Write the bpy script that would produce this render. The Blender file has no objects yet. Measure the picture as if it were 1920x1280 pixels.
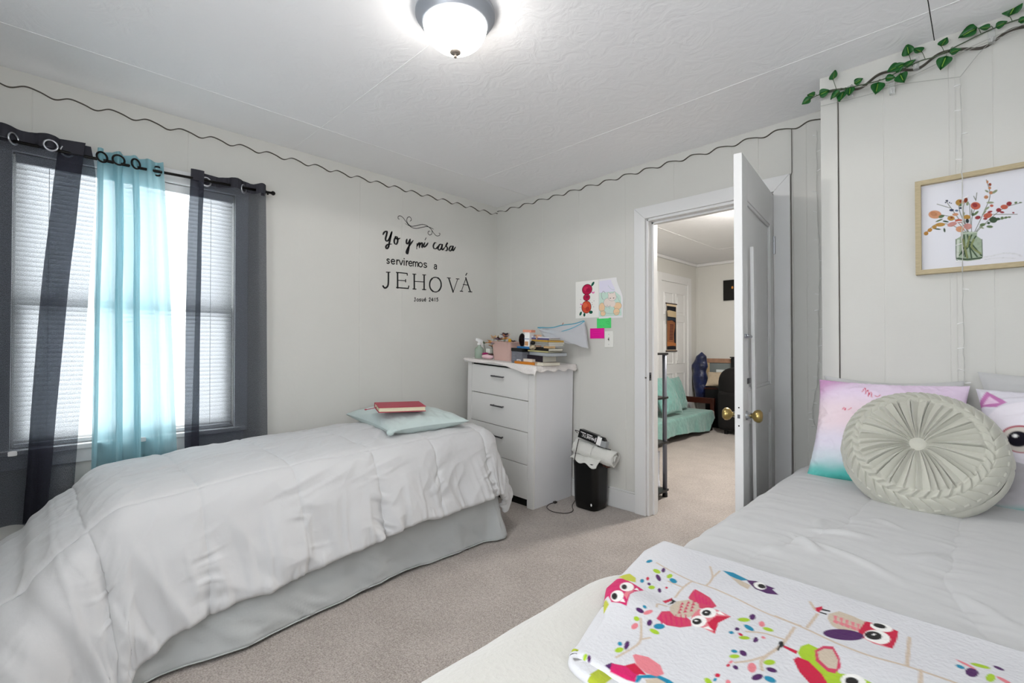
import bpy, math, random
import numpy as np
from math import sin, cos, pi, radians, sqrt, atan2

SC = bpy.context.scene
COL = SC.collection
random.seed(7)

# ------------------------------------------------------------------ camera, world, lights, exposure
cam = bpy.data.cameras.new('camera'); cam_o = bpy.data.objects.new('camera', cam); COL.objects.link(cam_o)
cam.lens = 16.6875; cam.sensor_width = 36; cam.clip_start = .02
cam_o.location = (3.158, -2.986, 1.165)
cam_o.rotation_euler = (radians(90.6), 0, radians(44.8))
SC.camera = cam_o
SC.view_settings.view_transform = 'Standard'; SC.view_settings.look = 'None'
SC.view_settings.exposure = 0.14; SC.view_settings.gamma = 1; SC.view_settings.use_curve_mapping = False

w = bpy.data.worlds.new('daylight'); SC.world = w; w.use_nodes = True
bg = w.node_tree.nodes['Background']; bg.inputs[0].default_value = (.93, .965, 1, 1); bg.inputs[1].default_value = 7.1
LAMP_POWER = 23        # emission of the ceiling lamp's glass bowl
LAMP_DOWN = 16.5         # watts of the lamp's downward light
LAMP2_POWER = 400       # the same lamp in the room beyond the door

# ------------------------------------------------------------------ numpy noise
_rs = np.random.RandomState(11); _T = _rs.rand(256, 256)
def vn(x, y, seed=0):
    x = np.asarray(x, float) + seed * 17.31; y = np.asarray(y, float) + seed * 9.77
    xi = np.floor(x).astype(int); yi = np.floor(y).astype(int); fx = x - xi; fy = y - yi
    fx = fx * fx * fx * (fx * (fx * 6 - 15) + 10); fy = fy * fy * fy * (fy * (fy * 6 - 15) + 10)
    g = lambda a, b: _T[a & 255, b & 255]
    return ((g(xi, yi) * (1 - fx) + g(xi + 1, yi) * fx) * (1 - fy) + (g(xi, yi + 1) * (1 - fx) + g(xi + 1, yi + 1) * fx) * fy) * 2 - 1
def fbm(x, y, o=3, seed=0):
    s = 0; a = 1; t = 0
    for k in range(o):
        s = s + a * vn(x * 2 ** k, y * 2 ** k, seed + k * 3); t += a; a *= .5
    return s / t
def ridge(x, y, seed=0): return 1 - np.abs(vn(x, y, seed)) * 2
def sstep(a, b, x):
    t = np.clip((x - a) / (b - a), 0, 1); return t * t * (3 - 2 * t)

# ------------------------------------------------------------------ materials
def srgb(h):
    if isinstance(h, str):
        h = h.lstrip('#'); c = [int(h[i:i + 2], 16) / 255 for i in (0, 2, 4)]
    else: c = [v / 255 for v in h]
    return tuple((v / 12.92 if v <= .04045 else ((v + .055) / 1.055) ** 2.4) for v in c)
MATS = {}
def mat(name, col, rough=.7, metal=0, bump=0, bscale=60, var=0, vscale=8, sheen=0, spec=.4, emit=0, stretch=None, trans=0, alpha=1, attr=None, detail=4, ior=1.45):
    if name in MATS: return MATS[name]
    m = bpy.data.materials.new(name); m.use_nodes = True; MATS[name] = m
    nt = m.node_tree; N = nt.nodes; L = nt.links; b = N['Principled BSDF']
    c = srgb(col); b.inputs['Base Color'].default_value = (*c, 1); b.inputs['Roughness'].default_value = rough
    b.inputs['Metallic'].default_value = metal; b.inputs['Specular IOR Level'].default_value = spec
    b.inputs['Sheen Weight'].default_value = sheen; b.inputs['Alpha'].default_value = alpha; b.inputs['IOR'].default_value = ior
    b.inputs['Transmission Weight'].default_value = trans
    if emit: b.inputs['Emission Color'].default_value = (*c, 1); b.inputs['Emission Strength'].default_value = emit
    co = None
    if bump or var:
        tc = N.new('ShaderNodeTexCoord'); co = tc.outputs['Object']
        if stretch:
            mp = N.new('ShaderNodeMapping'); mp.inputs['Scale'].default_value = stretch; L.new(co, mp.inputs[0]); co = mp.outputs[0]
    if var:
        n = N.new('ShaderNodeTexNoise'); n.inputs['Scale'].default_value = vscale; n.inputs['Detail'].default_value = detail; L.new(co, n.inputs['Vector'])
        r = N.new('ShaderNodeMapRange'); r.inputs[1].default_value = .3; r.inputs[2].default_value = .7; r.inputs[3].default_value = 1 - var; r.inputs[4].default_value = 1 + var; L.new(n.outputs[0], r.inputs[0])
        mx = N.new('ShaderNodeVectorMath'); mx.operation = 'SCALE'; mx.inputs[0].default_value = c; L.new(r.outputs[0], mx.inputs['Scale'])
        L.new(mx.outputs[0], b.inputs['Base Color'])
    if attr:
        a = N.new('ShaderNodeAttribute'); a.attribute_name = attr; L.new(a.outputs['Color'], b.inputs['Base Color'])
    if bump:
        n = N.new('ShaderNodeTexNoise'); n.inputs['Scale'].default_value = bscale; n.inputs['Detail'].default_value = detail; L.new(co, n.inputs['Vector'])
        bp = N.new('ShaderNodeBump'); bp.inputs['Strength'].default_value = 1; bp.inputs['Distance'].default_value = bump; L.new(n.outputs[0], bp.inputs['Height'])
        L.new(bp.outputs[0], b.inputs['Normal'])
    return m

WALL = mat('wall_paint', '#d2d1cc', .75, bump=.0008, bscale=30, var=.012, vscale=3)
CEIL = mat('ceiling_paint', '#f1f1f3', .85)
def ceil_nodes():
    nt = CEIL.node_tree; N = nt.nodes; L = nt.links; b = N['Principled BSDF']
    tc = N.new('ShaderNodeTexCoord'); n1 = N.new('ShaderNodeTexNoise'); n1.inputs['Scale'].default_value = 9; n1.inputs['Detail'].default_value = 6; n1.inputs['Distortion'].default_value = 2.2
    L.new(tc.outputs['Object'], n1.inputs['Vector'])
    bp = N.new('ShaderNodeBump'); bp.inputs['Distance'].default_value = .0036; bp.inputs['Strength'].default_value = .8
    L.new(n1.outputs[0], bp.inputs['Height']); L.new(bp.outputs[0], b.inputs['Normal'])
ceil_nodes()
CEIL2 = mat('ceiling_strip_paint', '#f0f0f1', .8, bump=.001, bscale=20)
CARPET = mat('carpet', '#c2b6ad', .95, sheen=.3, spec=.1)
def carpet_nodes():
    nt = CARPET.node_tree; N = nt.nodes; L = nt.links; b = N['Principled BSDF']
    tc = N.new('ShaderNodeTexCoord'); ms = []
    hs = []
    for sc, dt in ((170, 3), (60, 3), (5, 4)):
        n = N.new('ShaderNodeTexNoise'); n.inputs['Scale'].default_value = sc; n.inputs['Detail'].default_value = dt; L.new(tc.outputs['Object'], n.inputs['Vector']); hs.append(n)
    cr = N.new('ShaderNodeValToRGB'); cr.color_ramp.elements[0].position = .36; cr.color_ramp.elements[1].position = .62
    cr.color_ramp.elements[0].color = (*srgb('#7e746d'), 1); cr.color_ramp.elements[1].color = (*srgb('#b9b0a9'), 1)
    m1 = N.new('ShaderNodeMath'); m1.operation = 'MULTIPLY_ADD'; m1.inputs[1].default_value = .6; L.new(hs[0].outputs[0], m1.inputs[0])
    m2 = N.new('ShaderNodeMath'); m2.operation = 'MULTIPLY'; m2.inputs[1].default_value = .25; L.new(hs[1].outputs[0], m2.inputs[0])
    m3 = N.new('ShaderNodeMath'); m3.operation = 'MULTIPLY_ADD'; m3.inputs[1].default_value = .15; L.new(hs[2].outputs[0], m3.inputs[0]); L.new(m2.outputs[0], m3.inputs[2])
    L.new(m3.outputs[0], m1.inputs[2]); L.new(m1.outputs[0], cr.inputs[0]); L.new(cr.outputs[0], b.inputs['Base Color'])
    bp = N.new('ShaderNodeBump'); bp.inputs['Distance'].default_value = .012; bp.inputs['Strength'].default_value = .7; L.new(m1.outputs[0], bp.inputs['Height']); L.new(bp.outputs[0], b.inputs['Normal'])
carpet_nodes()
TRIM = mat('white_trim_paint', '#dedede', .4, bump=.0006, bscale=25)
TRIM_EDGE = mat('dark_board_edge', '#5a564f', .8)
BASE = mat('baseboard_paint', '#d6d6d6', .45, bump=.0005, bscale=20)
LINEN = mat('white_comforter_cloth', '#c5c5c6', .85, sheen=.25, bump=.0012, bscale=40, spec=.2)
LINEN2 = mat('white_duvet_cloth', '#c0c0c0', .85, sheen=.25, bump=.001, bscale=34, spec=.2)
SKIRT = mat('pale_grey_skirt_cloth', '#b6b9b9', .85, sheen=.2, bump=.001, bscale=45, spec=.2)
SEAM = mat('stitching', '#c9c9ca', .9)
AQUA = mat('pale_aqua_cloth', '#bccac8', .85, sheen=.2, bump=.001, bscale=60, spec=.2)
FLEECE = mat('cream_fleece', '#b6b4ae', .95, sheen=.4, bump=.002, bscale=90, spec=.1)
SAGE = mat('sage_velvet', '#bfbeb3', .8, sheen=.3, bump=.0002, bscale=120, spec=.2)
BLACK = mat('black_plastic', '#0b0b0c', .35); DARKMET = mat('dark_metal', '#66666a', .4, metal=.8)
CHROME = mat('brushed_nickel', '#b9bcc2', .28, metal=1); BRASS = mat('aged_brass', '#b09a62', .32, metal=1)
DRESS = mat('dresser_paint', '#dedddb', .55, bump=.0003, bscale=15)
DRESS_SIDE = mat('dresser_side_panel', '#dddde0', .5, bump=.0003, bscale=15)
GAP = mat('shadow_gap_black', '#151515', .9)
MATT = mat('mattress_ticking', '#e3e3e1', .9)
GLASS = mat('window_glass', '#ffffff', 0, trans=1, ior=1.02)

# ------------------------------------------------------------------ mesh helpers
class MB:
    def __init__(s): s.v = []; s.f = []; s.m = []; s.mats = []
    def mi(s, m):
        if m not in s.mats: s.mats.append(m)
        return s.mats.index(m)
    def add(s, v, f, m):
        o = len(s.v); i = s.mi(m); s.v += [tuple(p) for p in v]; s.f += [tuple(a + o for a in q) for q in f]; s.m += [i] * len(f); return s
    def box(s, a, b, m, rot=None, bev=0):
        x0, y0, z0 = a; x1, y1, z1 = b
        v = [(x, y, z) for z in (z0, z1) for y in (y0, y1) for x in (x0, x1)]
        if rot:
            (cx, cy, cz), (rx, ry, rz) = rot; v = [rotp(p, (cx, cy, cz), rx, ry, rz) for p in v]
        return s.add(v, [(0, 2, 3, 1), (4, 5, 7, 6), (0, 1, 5, 4), (2, 6, 7, 3), (0, 4, 6, 2), (1, 3, 7, 5)], m)
    def quad(s, p, m): return s.add(p, [tuple(range(len(p)))], m)
    def tube(s, pts, r, m, n=8, cap=True, closed=False):
        pts = [np.array(p, float) for p in pts]; k = len(pts); rr = r if hasattr(r, '__len__') else [r] * k
        V = []; up = None
        for i, p in enumerate(pts):
            if closed: t = pts[(i + 1) % k] - pts[i - 1]
            else: t = pts[min(i + 1, k - 1)] - pts[max(i - 1, 0)]
            t = t / (np.linalg.norm(t) + 1e-9)
            if up is None: up = np.array((0, 0, 1.)) if abs(t[2]) < .9 else np.array((1., 0, 0))
            a = np.cross(t, up); a /= np.linalg.norm(a) + 1e-9; b = np.cross(a, t); up = b
            for j in range(n):
                q = 2 * pi * j / n; V.append(tuple(p + rr[i] * (cos(q) * a + sin(q) * b)))
        F = []
        for i in range(k if closed else k - 1):
            for j in range(n):
                i2 = (i + 1) % k; F.append((i * n + j, i * n + (j + 1) % n, i2 * n + (j + 1) % n, i2 * n + j))
        if cap and not closed: F.append(tuple(range(n))[::-1]); F.append(tuple((k - 1) * n + j for j in range(n)))
        return s.add(V, F, m)
    def lathe(s, prof, m, c=(0, 0, 0), n=32, axis='z', capb=True, capt=True):
        V = []
        for r, z in prof:
            for j in range(n):
                q = 2 * pi * j / n
                p = (r * cos(q), r * sin(q), z)
                if axis == 'x': p = (z, r * cos(q), r * sin(q))
                if axis == 'y': p = (r * cos(q), z, r * sin(q))
                V.append((p[0] + c[0], p[1] + c[1], p[2] + c[2]))
        F = []
        for i in range(len(prof) - 1):
            for j in range(n): F.append((i * n + j, i * n + (j + 1) % n, (i + 1) * n + (j + 1) % n, (i + 1) * n + j))
        if capb and prof[0][0] > 1e-5: F.append(tuple(range(n))[::-1])
        if capt and prof[-1][0] > 1e-5: F.append(tuple((len(prof) - 1) * n + j for j in range(n)))
        return s.add(V, F, m)
    def grid(s, P, m, flip=False, closeu=False, closev=False):
        nu, nv = P.shape[:2]; a = np.arange(nu * nv).reshape(nu, nv)
        if closeu: a = np.vstack([a, a[:1]])
        if closev: a = np.hstack([a, a[:, :1]])
        q = np.stack([a[:-1, :-1], a[1:, :-1], a[1:, 1:], a[:-1, 1:]], -1).reshape(-1, 4)
        if flip: q = q[:, ::-1]
        o = len(s.v); i = s.mi(m); s.v += P.reshape(-1, 3).tolist(); s.f += (q + o).tolist(); s.m += [i] * len(q); return s
    def blob(s, c, r, m, n=16, k=10, sq=None, pw=1.0):
        V = []; F = []
        P = np.zeros((k + 1, n, 3))
        for i in range(k + 1):
            t = pi * i / k - pi / 2
            for j in range(n):
                q = 2 * pi * j / n
                f = lambda w_: math.copysign(abs(w_) ** pw, w_)
                P[i, j] = (c[0] + r[0] * f(cos(t)) * f(cos(q)), c[1] + r[1] * f(cos(t)) * f(sin(q)), c[2] + r[2] * f(sin(t)))
        return s.grid(P, m, closev=True, flip=True)
    def xf(s, fn): s.v = [fn(p) for p in s.v]; return s
    def obj(s, name, parent=None, smooth=False, bevel=0, solid=0, subsurf=0, colors=None, soff=-1, bseg=2):
        me = bpy.data.meshes.new(name); me.from_pydata(s.v, [], s.f); me.update()
        for m in s.mats: me.materials.append(m)
        me.polygons.foreach_set('material_index', s.m)
        if smooth: me.polygons.foreach_set('use_smooth', [True] * len(me.polygons))
        if colors is not None:
            at = me.color_attributes.new('print', 'FLOAT_COLOR', 'POINT')
            cc = np.ones((len(me.vertices), 4), np.float32); cc[:len(colors), :3] = colors; at.data.foreach_set('color', cc.ravel())
        o = bpy.data.objects.new(name, me); COL.objects.link(o)
        if parent:
            o.parent = parent
            if parent.type == 'EMPTY': o.matrix_parent_inverse = mat_inv(parent)
        if solid: md = o.modifiers.new('thickness', 'SOLIDIFY'); md.thickness = solid; md.offset = soff
        if bevel: md = o.modifiers.new('bevel', 'BEVEL'); md.width = bevel; md.segments = bseg; md.limit_method = 'ANGLE'; md.angle_limit = radians(40)
        if subsurf: md = o.modifiers.new('smooth', 'SUBSURF'); md.levels = subsurf; md.render_levels = subsurf
        return o
from mathutils import Matrix, Vector, Euler
def mat_inv(p):
    return (Matrix.Translation(p.location) @ p.rotation_euler.to_matrix().to_4x4()).inverted()
def rotp(p, c, rx, ry, rz):
    v = Vector(p) - Vector(c); v.rotate(Euler((rx, ry, rz))); return tuple(v + Vector(c))
def tag(o, label=None, cat=None, group=None, kind=None):
    if label: o['label'] = label
    if cat: o['category'] = cat
    if group: o['group'] = group
    if kind: o['kind'] = kind
    return o
def empty(name, loc, label=None, cat=None, group=None, kind=None):
    o = bpy.data.objects.new(name, None); COL.objects.link(o); o.location = loc; o.empty_display_size = .05
    return tag(o, label, cat, group, kind)
def smoothpath(pts, n=6, closed=False):
    P = [np.array(p, float) for p in pts]; k = len(P)
    if k < 3: return P
    out = []
    rng = range(k if closed else k - 1)
    for i in rng:
        g = (lambda j: P[j % k]) if closed else (lambda j: P[min(max(j, 0), k - 1)])
        a, b, c, d = g(i - 1), g(i), g(i + 1), g(i + 2)
        for t in np.linspace(0, 1, n, endpoint=False):
            out.append(.5 * ((2 * b) + (c - a) * t + (2 * a - 5 * b + 4 * c - d) * t * t + (3 * b - a - 3 * c + d) * t ** 3))
    if not closed: out.append(P[-1])
    return out
def normals(P):
    du = np.gradient(P, axis=0); dv = np.gradient(P, axis=1); n = np.cross(du, dv)
    return n / (np.linalg.norm(n, axis=-1, keepdims=True) + 1e-9)

# print painter: shapes in plane coordinates evaluated on grid points
PAL = dict(tan='#cbb9a6', green='#a5c62c', purple='#4d1d5b', teal='#1585a6', red='#c4163e', pink='#e08089', magenta='#cf1f66', olive='#bdc044', white='#f4f2ee', black='#1c1817', rose='#cc3f60', beige='#c8b9a6',
 wash='#e4e4e9', wash2='#f0f0f5', stem='#7d8272', jar='#a9b9a0', jarlt='#dbe2d4', dkgreen='#41583f', olive2='#8b9560', peach='#e0a27c', coral='#cf6a55', coral2='#cf9068', gold='#c9994a', gold2='#c98e3e', rust='#9c4a2c', crimson='#a03a3e', navy='#3c4560', blue='#6a7c98', pinky='#dc9c94', black2='#2e3a3a', green3='#6b7f58', leafy='#9aa383')
PAL = {k: np.array(srgb(v)) * .80 for k, v in PAL.items()}
def col(c): return PAL[c] if c in PAL else np.array(srgb(c))
def paint(U, V, shapes, base, soft=.001):
    C = np.zeros(U.shape + (3,)); C[...] = base
    def blend(i0, a, c): C[i0] = C[i0] * (1 - a[..., None]) + col(c) * a[..., None]
    for s in shapes:
        if s[0] == 'e':
            cx, cy, ax, ay, bx, by = s[2]; R = max(abs(ax) + abs(bx), abs(ay) + abs(by)) + 2 * soft
            m = (np.abs(U - cx) < R) & (np.abs(V - cy) < R)
            if not m.any(): continue
            x = U[m] - cx; y = V[m] - cy; det = ax * by - ay * bx
            if abs(det) < 1e-12: continue
            p = (x * by - y * bx) / det; q = (ax * y - ay * x) / det; r = np.sqrt(p * p + q * q)
            sc_ = min(sqrt(ax * ax + ay * ay), sqrt(bx * bx + by * by)); a = 1 - sstep(-soft, soft, (r - 1) * sc_)
            blend(m, a, s[1])
        else:
            pts = s[-1] if s[0] == 'l' else list(s[2]) + [s[2][0]]
            w_ = s[2] if s[0] == 'l' else 0
            if s[0] == 'l': pts = smoothpath([tuple(p) for p in pts], 5)
            A = np.array(pts); pad = w_ + 2 * soft
            m = (U > A[:, 0].min() - pad) & (U < A[:, 0].max() + pad) & (V > A[:, 1].min() - pad) & (V < A[:, 1].max() + pad)
            if not m.any(): continue
            x = U[m]; y = V[m]; d = np.full(x.shape, 1e9); ins = np.zeros(x.shape, bool)
            for (x0, y0), (x1, y1) in zip(A[:-1], A[1:]):
                ex, ey = x1 - x0, y1 - y0; l2 = ex * ex + ey * ey + 1e-12; t = np.clip(((x - x0) * ex + (y - y0) * ey) / l2, 0, 1)
                d = np.minimum(d, np.hypot(x - x0 - t * ex, y - y0 - t * ey))
                if s[0] == 'p':
                    c_ = (y0 > y) != (y1 > y); xx = x0 + (y - y0) * ex / (ey if abs(ey) > 1e-12 else 1e-12); ins ^= c_ & (x < xx)
            a = 1 - sstep(-soft, soft, np.where(ins, -d, d)) if s[0] == 'p' else 1 - sstep(-soft, soft, d - w_)
            blend(m, a, s[1])
    return C
def E_(c, x, y, a, b=None, r=0):
    b = b or a; r = radians(r); return ('e', c, [x, y, a * cos(r), a * sin(r), -b * sin(r), b * cos(r)])

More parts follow.
